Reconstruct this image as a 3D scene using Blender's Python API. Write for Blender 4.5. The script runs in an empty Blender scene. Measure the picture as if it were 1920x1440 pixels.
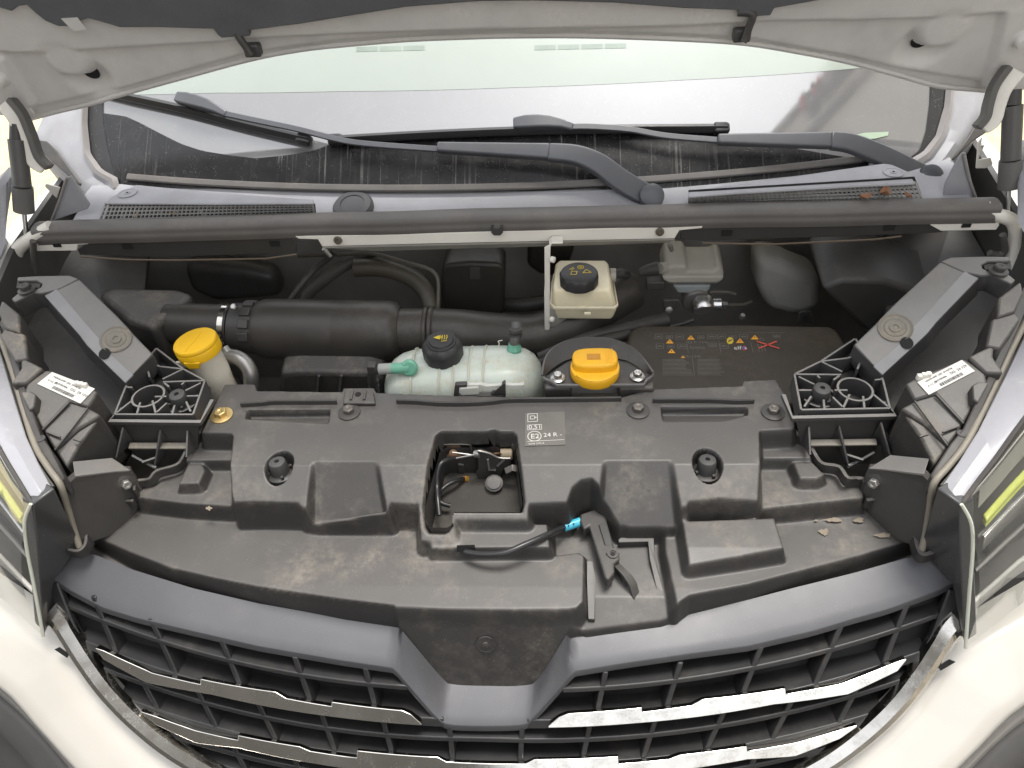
import bpy, bmesh, math, random
import numpy as np
from mathutils import Vector, Matrix
random.seed(7); rng = np.random.default_rng(7)
S = bpy.context.scene
COL = S.collection

# ------------------------------------------------------------------ camera
FPX, TH, YAW, ROLL = 1371.0, math.radians(43), math.radians(5.06614), math.radians(4.04444)
CAM = Vector((0.0981, 0, 0))                      # the lens is the origin of heights; the ground lies 1.8 m below
_f = Vector((0, math.cos(TH), -math.sin(TH))); _u = Vector((0, math.sin(TH), math.cos(TH))); _r = Vector((1, 0, 0))
_r, _u = _r*math.cos(ROLL)-_u*math.sin(ROLL), _u*math.cos(ROLL)+_r*math.sin(ROLL)
_Rz = Matrix.Rotation(YAW, 3, 'Z'); _r, _u, _f = _Rz@_r, _Rz@_u, _Rz@_f
cd = bpy.data.cameras.new('camera'); cam = bpy.data.objects.new('camera', cd); COL.objects.link(cam)
m = Matrix((( _r.x, _u.x, -_f.x), (_r.y, _u.y, -_f.y), (_r.z, _u.z, -_f.z))).to_4x4(); m.translation = CAM
cam.matrix_world = m; cd.sensor_width = 36; cd.lens = FPX/1920*36; cd.clip_start = .01; cd.clip_end = 2000
S.camera = cam
# ------------------------------------------------------------------ sky, sun, exposure
SUN_EL, SUN_AZ = math.radians(76), math.radians(42)   # azimuth clockwise from +y
w = bpy.data.worlds.new('World'); S.world = w; w.use_nodes = True
nt = w.node_tree; nt.nodes.clear()
sky = nt.nodes.new('ShaderNodeTexSky'); sky.sky_type = 'NISHITA'; sky.sun_disc = False
sky.sun_elevation = SUN_EL; sky.sun_rotation = SUN_AZ; sky.air_density = 1.0; sky.dust_density = 2.0; sky.ozone_density = .3
hs = nt.nodes.new('ShaderNodeHueSaturation'); hs.inputs['Saturation'].default_value = .12; hs.inputs['Value'].default_value = 1.0
bg = nt.nodes.new('ShaderNodeBackground'); bg.inputs[1].default_value = .15
wo = nt.nodes.new('ShaderNodeOutputWorld')
nt.links.new(sky.outputs[0], hs.inputs['Color']); nt.links.new(hs.outputs[0], bg.inputs[0]); nt.links.new(bg.outputs[0], wo.inputs[0])
sl = bpy.data.lights.new('sun', 'SUN'); sl.energy = 1.05; sl.angle = math.radians(20); sl.color = (1, .95, .87)
so = bpy.data.objects.new('sun', sl); COL.objects.link(so); so.location = (0, -3, 6)
sd = Vector((math.sin(SUN_AZ)*math.cos(SUN_EL), math.cos(SUN_AZ)*math.cos(SUN_EL), math.sin(SUN_EL)))
so.rotation_euler = sd.to_track_quat('Z', 'Y').to_euler()
S.view_settings.view_transform = 'Standard'; S.view_settings.look = 'None'; S.view_settings.gamma = 1
S.view_settings.exposure = 1.6

# ------------------------------------------------------------------ measuring helpers
def ray(px, py):
    d = _f + _r*((px-960)/FPX) - _u*((py-720)/FPX); return d.normalized()
def U(px, py, z):
    d = ray(px, py); return CAM + d*((z-CAM.z)/d.z)
def UY(px, py, y):
    d = ray(px, py); return CAM + d*(y/d.y)
def UP(px, py, p, n):
    d = ray(px, py); return CAM + d*((Vector(p)-CAM).dot(n)/d.dot(n))
def UF(px, py, g, lo=.4, hi=2.2):
    d = ray(px, py); a = g(CAM+d*lo)
    for _ in range(50):
        mid = (lo+hi)/2; b = g(CAM+d*mid)
        if (a < 0) == (b < 0): lo, a = mid, b
        else: hi = mid
    return CAM+d*lo
def zm(ox, oy, s, *pts):                                    # measurements taken off an enlargement
    return [(ox+x/s, oy+y/s) for x, y in pts]
def lerp(a, b, t): return a+(b-a)*t
def resample(pts, n):
    pts = [Vector(p) for p in pts]; L = [0]
    for a, b in zip(pts, pts[1:]): L.append(L[-1]+(b-a).length)
    out = []; k = 0
    for i in range(n):
        t = L[-1]*i/(n-1)
        while k < len(pts)-2 and L[k+1] < t: k += 1
        out.append(pts[k].lerp(pts[k+1], (t-L[k])/max(1e-9, L[k+1]-L[k])))
    return out
def smooth(pts, n=6, closed=False):                          # catmull-rom
    pts = [Vector(p) for p in pts]; N = len(pts); out = []
    seg = N if closed else N-1
    for i in range(seg):
        g = (lambda k: pts[k % N]) if closed else (lambda k: pts[max(0, min(N-1, k))])
        p0, p1, p2, p3 = g(i-1), g(i), g(i+1), g(i+2)
        for j in range(n):
            t = j/n; t2 = t*t; t3 = t2*t
            out.append(.5*((2*p1)+(p2-p0)*t+(2*p0-5*p1+4*p2-p3)*t2+(3*p1-p0-3*p2+p3)*t3))
    if not closed: out.append(pts[-1])
    return out

# ------------------------------------------------------------------ materials
MATS = {}
def M(name, col, rough=.5, metal=0., dust=0., dustcol=(.30, .25, .19), dscale=9., bump=0., bscale=500., var=.12, coat=0., ior=1.5,
      sss=0., spots=0., trans=0., streak=0., alpha=1., dlo=.48, dhi=.72, spec=.5, up=True, lit_film=0., lit_filmcol=(.27, .255, .24)):
    if name in MATS: return MATS[name]
    mt = bpy.data.materials.new(name); mt.use_nodes = True; n = mt.node_tree; L = n.links; N = n.nodes
    b = N['Principled BSDF']
    tc = N.new('ShaderNodeTexCoord')
    def noise(scale, det=6, rgh=.6, vec=None):
        t = N.new('ShaderNodeTexNoise'); t.inputs['Scale'].default_value = scale; t.inputs['Detail'].default_value = det; t.inputs['Roughness'].default_value = rgh
        L.new(vec or tc.outputs['Object'], t.inputs['Vector']); return t.outputs[0]
    def ramp(src, lo, hi, a=0., c=1.):
        r = N.new('ShaderNodeMapRange'); r.inputs[1].default_value = lo; r.inputs[2].default_value = hi; r.inputs[3].default_value = a; r.inputs[4].default_value = c
        L.new(src, r.inputs[0]); return r.outputs[0]
    def mul(a, c):
        t = N.new('ShaderNodeMath'); t.operation = 'MULTIPLY'; L.new(a, t.inputs[0])
        if isinstance(c, float): t.inputs[1].default_value = c
        else: L.new(c, t.inputs[1])
        return t.outputs[0]
    def mix(fac, a, c):
        t = N.new('ShaderNodeMix'); t.data_type = 'RGBA'; L.new(fac, t.inputs[0])
        for s_, v in ((6, a), (7, c)):
            if isinstance(v, tuple): t.inputs[s_].default_value = (*v, 1)
            else: L.new(v, t.inputs[s_])
        return t.outputs[2]
    c2 = tuple(min(1, v*(1+var)) for v in col); c1 = tuple(v*(1-var) for v in col)
    color = mix(ramp(noise(14), .3, .7), c1, c2)
    rr = ramp(noise(35), .3, .7, max(.02, rough-.03), min(1, rough+.03))
    if lit_film > 0:                                            # thin settled grime; also paints brighter light onto whatever faces up
        g = N.new('ShaderNodeNewGeometry'); sx = N.new('ShaderNodeSeparateXYZ'); L.new(g.outputs['Normal'], sx.inputs[0])
        color = mix(mul(mul(ramp(sx.outputs[2], .55, .95), ramp(noise(5., 7, .65), .3, .7, .65, 1.)), float(lit_film)), color, lit_filmcol)
    if dust > 0:
        f = mul(ramp(noise(dscale, 9, .68), dlo, dhi), float(dust))
        f2 = mul(ramp(noise(dscale*9, 6, .7), .35, .7), f)
        if up:
            g = N.new('ShaderNodeNewGeometry'); sx = N.new('ShaderNodeSeparateXYZ'); L.new(g.outputs['Normal'], sx.inputs[0])
            f2 = mul(ramp(sx.outputs[2], -.1, .75, .15, 1.), f2)
        color = mix(f2, color, dustcol)
        rr2 = N.new('ShaderNodeMix'); rr2.data_type = 'FLOAT'; L.new(f2, rr2.inputs[0]); L.new(rr, rr2.inputs[2]); rr2.inputs[3].default_value = .85; rr = rr2.outputs[0]
    if spots > 0:
        v = N.new('ShaderNodeTexVoronoi'); v.inputs['Scale'].default_value = 330; L.new(tc.outputs['Object'], v.inputs['Vector'])
        wn = N.new('ShaderNodeMath'); wn.operation = 'LESS_THAN'; L.new(v.outputs['Distance'], wn.inputs[0]); wn.inputs[1].default_value = .15
        f = mul(mul(wn.outputs[0], ramp(noise(60, 3), .50, .62)), float(spots))
        color = mix(f, color, (.55, .52, .47))
    if streak > 0:
        mp = N.new('ShaderNodeMapping'); mp.inputs['Scale'].default_value = (230, 4, 4); L.new(tc.outputs['Object'], mp.inputs[0])
        f = mul(mul(ramp(noise(1., 4, .6, mp.outputs[0]), .58, .68), ramp(noise(5, 3), .42, .6)), float(streak))
        color = mix(f, color, (.5, .48, .45))
    L.new(color, b.inputs['Base Color']); L.new(rr, b.inputs['Roughness'])
    b.inputs['Metallic'].default_value = metal; b.inputs['IOR'].default_value = ior
    b.inputs['Specular IOR Level'].default_value = spec
    if coat: b.inputs['Coat Weight'].default_value = coat; b.inputs['Coat Roughness'].default_value = .04
    if sss: b.inputs['Subsurface Weight'].default_value = sss; b.inputs['Subsurface Radius'].default_value = (.02, .018, .012); b.inputs['Subsurface Scale'].default_value = 1.
    if trans: b.inputs['Transmission Weight'].default_value = trans
    if alpha < 1: b.inputs['Alpha'].default_value = alpha
    if bump:
        bp = N.new('ShaderNodeBump'); bp.inputs['Strength'].default_value = bump; bp.inputs['Distance'].default_value = .0006
        L.new(noise(bscale, 3), bp.inputs['Height']); L.new(bp.outputs[0], b.inputs['Normal'])
    MATS[name] = mt; return mt
COVER = M('cover_plastic', (.034, .032, .031), .44, dust=.52, dustcol=(.36, .315, .255), dscale=9, bump=.35, bscale=900, spots=.22, dlo=.47, dhi=.70, lit_film=.27)
BROW = M('grille_plastic', (.042, .042, .046), .38, dust=.10, bump=.25, bscale=1200, spots=.15, lit_film=.26, lit_filmcol=(.27, .27, .295))
GRILLE = M('grille_bar_plastic', (.019, .019, .020), .40, dust=.12, bump=.15, bscale=1200)
WIPE = M('wiper_satin_black', (.075, .078, .088), .36, dust=.06)
COWL = M('cowl_plastic', (.33, .33, .352), .55, dust=.25, dscale=12, bump=.4, bscale=1500)
SEAL = M('seal_rubber', (.13, .122, .115), .62, dust=.45, dscale=16)
DARK = M('bay_dark', (.34, .33, .315), .7, dust=.12)
HOLE = M('hole_black', (.008, .008, .008), .8)
BLACK = M('black_part', (.050, .047, .045), .48, dust=.25)
BOX = M('black_box', (.045, .042, .040), .50, dust=.85, dustcol=(.33, .285, .22), dscale=16, spots=.3, bump=.3, bscale=700, lit_film=.30)
BRK = M('bracket_plastic', (.060, .058, .058), .44, dust=.40, dscale=15, bump=.35, bscale=900, lit_film=.66, lit_filmcol=(.31, .30, .285))
HOSE = M('hose_rubber', (.046, .041, .036), .42, dust=.22, dscale=10)
BONNET = M('bonnet_inner_paint', (.69, .67, .645), .42, dust=.35, dustcol=(.30, .26, .21), dscale=14, up=False)
PAD = M('insulation_pad', (.12, .122, .13), .85, bump=.8, bscale=260)
WHITE = M('white_paint', (.54, .515, .47), .22, dust=.05, dscale=6, coat=.6, var=.02, spots=0)
CREAMSTEEL = M('cream_painted_steel', (.80, .77, .70), .45, dust=.30, dscale=20, dustcol=(.25, .2, .14), var=.05)
CHROME = M('chrome', (.66, .64, .60), .14, metal=1, dust=.32, dscale=45, dustcol=(.15, .13, .11), up=False, dlo=.44, dhi=.60)
STEEL = M('steel', (.50, .49, .47), .32, metal=1, dust=.3, up=False)
DULLSTEEL = M('dull_aluminium', (.42, .41, .39), .42, metal=.85, dust=.35, up=False, dscale=25)
GOLD = M('yellow_zinc', (.62, .46, .20), .38, metal=.8, dust=.3, up=False)
YEL = M('yellow_cap', (.86, .50, .012), .42, dust=.12, dustcol=(.3, .15, .03), up=False, var=.05, sss=.08)
YELD = M('yellow_cap_worn', (.80, .42, .012), .45, dust=.45, dustcol=(.40, .17, .02), up=False, var=.06, dscale=30)
CREAM = M('cream_plastic', (.86, .77, .55), .38, dust=.18, dustcol=(.36, .27, .14), dscale=25, sss=.25, var=.06)
WASH = M('washer_neck_plastic', (.86, .80, .68), .42, sss=.15, var=.05)
TANK = M('coolant_tank_plastic', (.58, .63, .56), .26, dust=.75, dustcol=(.50, .42, .28), dscale=24, sss=.35, var=.10, up=False, dlo=.50, dhi=.64)
SEAM = M('tank_seam', (.53, .53, .43), .4, sss=.2)
MINT = M('mint_nozzle', (.16, .42, .30), .35, sss=.2)
GREYRES = M('grey_reservoir', (.42, .40, .35), .42, sss=.1, dust=.3)
CLEAR = M('clear_clip', (.62, .62, .58), .25, sss=.1, alpha=.7)
BLUE = M('blue_sleeve', (.06, .42, .58), .38, var=.05)
CABLE = M('cable_sheath', (.022, .022, .023), .32)
PAPER = M('label_paper', (.66, .64, .60), .6, dust=.2, var=.04)
INK = M('label_ink', (.06, .06, .065), .6)
LABELFILM = M('grey_label_film', (.135, .128, .115), .4, dust=.12)
PRINT = M('pale_print', (.62, .60, .56), .5)
PRINTDIM = M('worn_print', (.16, .15, .135), .55)
ORANGE = M('orange_print', (.85, .40, .03), .5)
RED = M('red_print', (.62, .10, .07), .5)
BLUEP = M('blue_print', (.05, .12, .45), .5)
GLASS = M('windscreen_glass', (.155, .155, .16), .03, ior=2.75, dust=.10, dustcol=(.4, .39, .37), up=False, dscale=20, spots=.35, var=.03)
FRIT_REFL = M('black_frit_reflection', (.014, .014, .015), .24, dust=.10, dustcol=(.3, .29, .27), dscale=16, spots=.55, streak=.30, up=False)
FRITCLEAN = M('black_frit_side', (.024, .024, .025), .3, spots=.9)
TINT = M('mint_shade_band', (.31, .35, .32), .08, ior=1.75, var=.02)
LENS = M('headlamp_lens', (.95, .96, .95), .03, trans=1.0, ior=1.2, var=0., spec=.5)
LENSEDGE = M('lens_edge', (.55, .56, .48), .18, sss=.2, var=.05)
LENSTOP = M('lens_top_sky_sheen', (.33, .33, .355), .22, dust=.2, dustcol=(.75, .74, .72), up=False, var=.03, coat=.5)  # clear lens top; pale lavender paints in the sky's reflection
SILVER = M('reflector_silver', (.70, .69, .68), .25, metal=.9)
LAMPBLACK = M('lamp_black_bezel', (.055, .055, .056), .22, spots=.2)
DRL = M('acid_yellow_light_guide', (.52, .56, .12), .25, sss=.2, var=.08)
LOWTRIM = M('lower_trim_plastic', (.075, .072, .070), .55, bump=.3, bscale=900)
LEAF = M('dry_leaf', (.26, .13, .07), .6)
GROUND = M('sandy_ground', (.52, .45, .27), .9, dust=.3, dscale=2, bump=1., bscale=60)
FACADE = M('grey_render', (.42, .405, .38), .8, var=.05, bump=.3, bscale=200)
GREEN = M('plant_green', (.03, .05, .02), .6)
FLOWER = M('red_flower', (.55, .02, .03), .6)

BOLT = M('dirty_bolt', (.17, .155, .14), .45, metal=.6, dust=.4, up=False)
# ------------------------------------------------------------------ object helpers
def thing(name, label, cat, loc, group=None):
    o = bpy.data.objects.new(name, None); COL.objects.link(o); o.location = loc; o.empty_display_size = .02
    o['label'] = label; o['category'] = cat
    if group: o['group'] = group
    return o
def tag(o, label, cat, group=None):
    o['label'] = label; o['category'] = cat
    if group: o['group'] = group
    return o
def link(name, me, parent=None, kind=None):
    o = bpy.data.objects.new(name, me); COL.objects.link(o)
    if parent is not None:
        o.parent = parent; o.matrix_parent_inverse = Matrix.Translation(parent.location).inverted()
    if kind: o['kind'] = kind
    return o
class MB:
    def __init__(self): self.v = []; self.f = []
    def add(self, vs, fs):
        k = len(self.v); self.v += [tuple(p) for p in vs]; self.f += [tuple(i+k for i in q) for q in fs]; return self
    def box(self, c, s, R=None):
        c = Vector(c); vs = []
        for x in (-.5, .5):
            for y in (-.5, .5):
                for z in (-.5, .5):
                    p = Vector((x*s[0], y*s[1], z*s[2])); vs.append(c+(R@p if R else p))
        return self.add(vs, [(0, 1, 3, 2), (4, 6, 7, 5), (0, 4, 5, 1), (2, 3, 7, 6), (0, 2, 6, 4), (1, 5, 7, 3)])
    def prism(self, poly, ext):
        poly = [Vector(p) for p in poly]; n = len(poly); ext = Vector(ext)
        return self.add(poly+[p+ext for p in poly], [tuple(range(n)), tuple(range(2*n-1, n-1, -1))]+[(i, i+n, (i+1) % n+n, (i+1) % n) for i in range(n)])
    def loft(self, rings, cap=True, closed=True):
        n = len(rings[0]); vs = [p for r in rings for p in r]; fs = []
        for i in range(len(rings)-1):
            for j in range(n if closed else n-1):
                a = i*n+j; b = i*n+(j+1) % n; fs.append((a, b, b+n, a+n))
        if cap and closed: fs += [tuple(range(n-1, -1, -1)), tuple(range((len(rings)-1)*n, len(rings)*n))]
        return self.add(vs, fs)
    def tube(self, path, r, n=12, cap=True, flat=1., up=None):
        path = [Vector(p) for p in path]; rs = r if isinstance(r, (list, tuple)) else [r]*len(path)
        t0 = (path[1]-path[0]).normalized(); a = Vector(up) if up else (Vector((0, 0, 1)) if abs(t0.z) < .9 else Vector((1, 0, 0)))
        rings = []
        for i, p in enumerate(path):
            t = (path[min(i+1, len(path)-1)]-path[max(i-1, 0)]).normalized()
            a = (a-t*a.dot(t)).normalized(); b = t.cross(a)
            rings.append([p+a*(rs[i]*flat*math.cos(k*2*math.pi/n))+b*(rs[i]*math.sin(k*2*math.pi/n)) for k in range(n)])
        return self.loft(rings, cap)
    def lathe(self, prof, o, axis=(0, 0, 1), n=28, cap=True, wob=None):
        o = Vector(o); ax = Vector(axis).normalized(); a = ax.orthogonal().normalized(); b = ax.cross(a)
        return self.loft([[o+ax*h+(a*math.cos(k*2*math.pi/n)+b*math.sin(k*2*math.pi/n))*(r*(wob(k, n, h) if wob else 1)) for k in range(n)] for r, h in prof], cap)
    def strip(self, path, wid, thick, nrm):                     # bar of rectangular section along a path
        path = [Vector(p) for p in path]; ws = wid if isinstance(wid, (list, tuple)) else [wid]*len(path)
        ts = thick if isinstance(thick, (list, tuple)) else [thick]*len(path); rings = []
        for i, p in enumerate(path):
            t = (path[min(i+1, len(path)-1)]-path[max(i-1, 0)]).normalized(); n_ = nrm(p) if callable(nrm) else Vector(nrm)
            s = t.cross(n_).normalized(); n2 = s.cross(t).normalized()
            rings.append([p+s*ws[i]/2+n2*ts[i]/2, p-s*ws[i]/2+n2*ts[i]/2, p-s*ws[i]/2-n2*ts[i]/2, p+s*ws[i]/2-n2*ts[i]/2])
        return self.loft(rings)
    def grid(self, rows):
        n = len(rows[0]); return self.add([p for r in rows for p in r], [(i*n+j, i*n+j+1, (i+1)*n+j+1, (i+1)*n+j) for i in range(len(rows)-1) for j in range(n-1)])
    def o(self, name, mat, parent=None, bevel=0., seg=2, ang=38, sub=0, solid=0., kind=None, recalc=True, mirror=False):
        v = [(-p[0], p[1], p[2]) for p in self.v] if mirror else self.v
        me = bpy.data.meshes.new(name); me.from_pydata(v, [], self.f); me.materials.append(mat)
        bm = bmesh.new(); bm.from_mesh(me)
        if recalc: bmesh.ops.recalc_face_normals(bm, faces=bm.faces)
        if solid: bmesh.ops.solidify(bm, geom=bm.faces[:], thickness=solid)
        bm.to_mesh(me); bm.free()
        me.polygons.foreach_set('use_smooth', [True]*len(me.polygons)); me.set_sharp_from_angle(angle=math.radians(ang)); me.update()
        ob = link(name, me, parent, kind)
        if bevel:
            md = ob.modifiers.new('bevel', 'BEVEL'); md.width = bevel; md.segments = seg; md.limit_method = 'ANGLE'; md.angle_limit = math.radians(30)
        if sub:
            md = ob.modifiers.new('sub', 'SUBSURF'); md.levels = sub; md.render_levels = sub
        return ob
def mirx(pts): return [Vector((-p[0], p[1], p[2])) for p in pts]
def hexbolt(name, parent, p, axis=(0, 0, 1), r=.007, washer=.015, mat=STEEL, wmat=None):
    p = Vector(p); ax = Vector(axis).normalized()
    o1 = MB().lathe([(washer, 0), (washer, .0018), (washer*.75, .003), (r*1.1, .0032)], p, ax, 24).o('washer', wmat or mat, None)
    b = MB().lathe([(r, .003), (r, .009), (r*.86, .0102), (r*.4, .0102), (r*.3, .0092)], p, ax, 6).o(name, mat, parent, bevel=.0006)
    o1.parent = b; return b
def text(body, mat, parent, o, xd, yd, size, name='lettering', th=.0003, space=1., mirror=False):
    cu = bpy.data.curves.new(name, 'FONT'); cu.body = body; cu.size = size; cu.space_character = space; cu.extrude = th/2
    cu.resolution_u = 3
    t = bpy.data.objects.new('tmp', cu); COL.objects.link(t); dg = bpy.context.evaluated_depsgraph_get()
    me = bpy.data.meshes.new_from_object(t.evaluated_get(dg)); bpy.data.objects.remove(t)
    xd = Vector(xd).normalized(); zd = xd.cross(Vector(yd)).normalized(); yd = zd.cross(xd)
    mm = Matrix(((xd.x, yd.x, zd.x, o[0]), (xd.y, yd.y, zd.y, o[1]), (xd.z, yd.z, zd.z, o[2]), (0, 0, 0, 1)))
    me.transform(mm); me.materials.clear(); me.materials.append(mat); me.name = name
    return link(name, me, parent)

# relief sheets: a moulded panel pressed from a stack of outlines
def sdf(X, Y, poly):
    d = np.full(X.shape, 1e9); ins = np.zeros(X.shape, bool); n = len(poly)
    for i in range(n):
        ax, ay = poly[i][0], poly[i][1]; bx, by = poly[(i+1) % n][0], poly[(i+1) % n][1]
        ex, ey = bx-ax, by-ay; wx, wy = X-ax, Y-ay
        t = np.clip((wx*ex+wy*ey)/(ex*ex+ey*ey+1e-15), 0, 1)
        d = np.minimum(d, (wx-ex*t)**2+(wy-ey*t)**2)
        c = ((ay > Y) != (by > Y))
        with np.errstate(divide='ignore', invalid='ignore'):
            ins ^= c & (X < (bx-ax)*(Y-ay)/(by-ay)+ax)
    d = np.sqrt(d); return np.where(ins, -d, d)
def sstep(t): t = np.clip(t, 0, 1); return t*t*(3-2*t)
# ================================================================== SETTING
g = MB().grid([[Vector((x, y, -1.8)) for x in (-40, -6, -3, 0, 3, 6, 40)] for y in (-40, -6, -2, 0, 2, 6, 60)]).o('ground', GROUND); g['kind'] = 'structure'

rd = MB().grid([[Vector((x, y, -1.796)) for x in (-9, -2, 0, 2, 9)] for y in (-12, -2, 0, 1.6)]).o('bounce_cut_apron', M('bounce_cut_dark', (.085, .082, .078), .85, dust=.3, bump=1., bscale=120)); rd['kind'] = 'structure'  # unseen dark ground, added to cut bounce onto front faces
gw = thing('added_front_screen', 'added dark screen and cream panel facing the nose of the van, out of frame, shaping its light and reflections', 'light blocker', (-2.2, -2.6, -1.8))  # unseen screen, added to darken front faces and the left chrome
DB = M('dark_board', (.10, .095, .09), .6)
for k in range(6): MB().box((-4.6+k*.82, -1.5, -.1), (.80, .06, 3.4)).o('screen_board', DB, gw, bevel=.01)
MB().box((-2.5, -1.56, 1.7), (5.0, .12, .3)).o('screen_top', DB, gw)
MB().box((3.6, -5.0, -.55), (6.4, .15, 2.5)).o('added_cream_panel', M('cream_panel', (.60, .53, .43), .8, var=.08), gw)  # unseen panel, added so the right chrome strips reflect cream
# neighbouring house whose facade shows in the windscreen's reflection
hd = Vector((.7013, .7128, 0)); hn = Vector((-.7128, .7013, 0)); h0 = Vector((2.7, .5, 0))
hs_ = thing('neighbouring_house', 'grey rendered house facade with red flowers mirrored in the right of the windscreen', 'house', h0+Vector((0, 0, -1.8)))
def hp(s, z, off=0.): return h0+hd*s+hn*off+Vector((0, 0, z))
MB().prism([hp(-1.6, -1.8), hp(5, -1.8), hp(5, 3.98), hp(-1.6, 3.98)], -hn*.4).o('facade', FACADE, hs_)
MB().prism([hp(-1.7, 3.98, .06), hp(5.1, 3.98, .06), hp(5.1, 4.05, .06), hp(-1.7, 4.05, .06)], -hn*.5).o('eave', M('eave_grey', (.2, .19, .18), .6), hs_)
MB().strip([hp(-1.6, 3.50, .02), hp(5, 3.50, .02)], .06, .10, hn).o('ledge', M('ledge_dark', (.10, .09, .085), .7), hs_)
for s_, z_ in ((.30, 3.86), (.50, 3.88), (.66, 3.90), (.80, 3.90)):
    MB().box(hp(s_, z_-.10, .07), (.12, .10, .10), Matrix.Rotation(math.atan2(hd.y, hd.x), 3, 'Z')).o('flower_box', M('box_dark', (.03, .03, .03), .6), hs_)
    for k in range(16):
        MB().lathe([(.004, -.02), (.028, -.008), (.03, .006), (.012, .022)], hp(s_+random.uniform(-.08, .08), z_+random.uniform(-.05, .06), .07+random.uniform(-.03, .06)), (random.uniform(-1, 1), random.uniform(-1, 1), 1), 6).o('flower' if k < 6 else 'foliage', FLOWER if k < 6 else GREEN, hs_)

# ================================================================== SLAM PANEL COVER (moulded relief)
A = lambda *p: zm(360, 700, 4, *p)
B = lambda *p: zm(1060, 700, 3.3103, *p)
Cc = lambda *p: zm(780, 700, 4, *p)
Z1 = lambda *p: zm(0, 860, 2.483, *p)
Z2 = lambda *p: zm(640, 860, 2.483, *p)
Z3 = lambda *p: zm(1280, 860, 2.483, *p)
def PX(pts, z): return [U(x, y, z) for x, y in pts]
ZP, ZS, ZT = -.753, -.826, -.800
def relief(name, mat, parent, xr, yr, st, base, layers, plane=None, ang=60, margin=.010):
    xs = np.arange(xr[0], xr[1]+st/2, st); ys = np.arange(yr[0], yr[1]+st/2, st)
    X, Y = np.meshgrid(xs, ys); Z = base(X, Y)+0.*X if callable(base) else np.full(X.shape, base); keep = np.zeros(X.shape); cut = np.zeros(X.shape)
    for poly, lev, wd, mode in layers:
        d = sdf(X, Y, poly)
        if mode == 'cut': cut = np.maximum(cut, (d < 0)*1.); continue
        t = sstep((wd-d)/wd) if mode in ('out', 'max') else sstep(-d/wd)
        lv = lev(X, Y) if callable(lev) else lev
        if mode == 'max': Z = np.maximum(Z, Z*(1-t)+lv*t)
        else: Z = Z*(1-t)+lv*t
        if mode in ('out', 'max'): keep = np.maximum(keep, (d < wd*1.05+margin)*1.)
    ny, nx = X.shape; idx = -np.ones(X.shape, int)
    ok = (keep > 0) & (cut < .5); fm = ok[:-1, :-1] & ok[1:, :-1] & ok[:-1, 1:] & ok[1:, 1:]
    use = np.zeros(X.shape, bool); use[:-1, :-1] |= fm; use[1:, :-1] |= fm; use[:-1, 1:] |= fm; use[1:, 1:] |= fm
    idx[use] = np.arange(use.sum()); V = np.stack([X[use], Y[use], Z[use]], 1)
    if plane: o, a, b, c = [np.array(q) for q in plane]; V = o+V[:, :1]*a+V[:, 1:2]*b+V[:, 2:]*c
    J, I = np.nonzero(fm); fs = np.stack([idx[J, I], idx[J, I+1], idx[J+1, I+1], idx[J+1, I]], 1)
    me = bpy.data.meshes.new(name); me.from_pydata(V.tolist(), [], fs.tolist()); me.materials.append(mat)
    me.polygons.foreach_set('use_smooth', [True]*len(me.polygons)); me.update()
    return link(name, me, parent)
plat = lambda X, Y: ZP-np.maximum(0, .645-Y)*.50+.0*X
recf = lambda X, Y: -.842-np.maximum(0, .50-Y)*.45
shelf = lambda X, Y: ZS+.006*np.clip((.60-Y)/.1, 0, 1)-.010*np.abs(X)**2
ramp = lambda X, Y: ZP-np.maximum(0, .652-Y)*.85
box1 = lambda X, Y: -.802-.0*X
wedge = lambda X, Y: -.798-np.maximum(0, .545-Y)*.15
slotz = lambda X, Y: ZP-.016*np.clip((Y-.722)/.030, 0, 1)
outline = A((255,100),(478,102),(490,150),(1135,160),(1140,130),(1365,130),(1385,165),(1900,185))+[(1020,750),(1165,750),(1217,735)]+B((1095,95),(1105,65),(1300,55),(1345,130),(1410,270),(1415,345),(1400,356),(1205,366),(1192,380),(1205,738),(960,726),(770,742))+[(1290,930),(1262,935),(1185,936),(1170,915),(1130,906),(1110,893),(1090,895),(1072,905),(1062,925),(990,927),(985,948),(845,948),(842,978),(784,978),(782,928),(727,926),(720,936),(590,936),(560,932)]+A((770,905),(470,897),(290,902),(283,880),(325,490),(310,460),(90,455),(150,330),(210,190))
shelfL = [(229,948),(176,1002),(242,1033),(322,1065),(403,1085),(483,1102),(560,1114),(640,1126),(737,1138),(841,1144),(960,1145),(1080,1143),(1091,1132),(1092,1045),(1084,1040),(1040,1046),(1030,1040),(1030,960),(960,925),(430,925),(430,945)]
shelfR = [(1268,992),(1250,1004),(1250,1030),(1270,1133),(1292,1119),(1401,1098),(1522,1065),(1602,1043),(1706,1010),(1652,953),(1500,940),(1280,930)]
recess = [(1030,930),(1262,930),(1262,1150),(1240,1156),(1100,1170),(1085,1165),(1030,1060)]
terrL = [(258,931),(346,942),(430,947),(455,947),(455,800),(383,803),(374,822),(360,830),(347,860),(333,877),(297,888),(283,903),(257,910)]
terrLu = [(378,818),(455,816),(455,861),(350,862),(362,834)]
terrR = B((1190,838),(1845,768),(1840,700),(1790,690),(1740,680),(1700,610),(1660,590),(1580,560),(1525,500),(1480,420),(1430,400),(1400,345),(1150,345))
terrRu = B((1150,350),(1398,350),(1440,410),(1488,440),(1520,522),(1150,525))
bmpL = A((-30,680),(60,680),(80,720),(40,810),(-90,815)); bmpR = B((1430,552),(1530,548),(1600,620),(1560,640),(1465,640))
rampL = A((930,648),(1415,655),(1458,990),(815,1030)); rampR = B((230,535),(645,520),(748,860),(330,860),(205,740))
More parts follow.
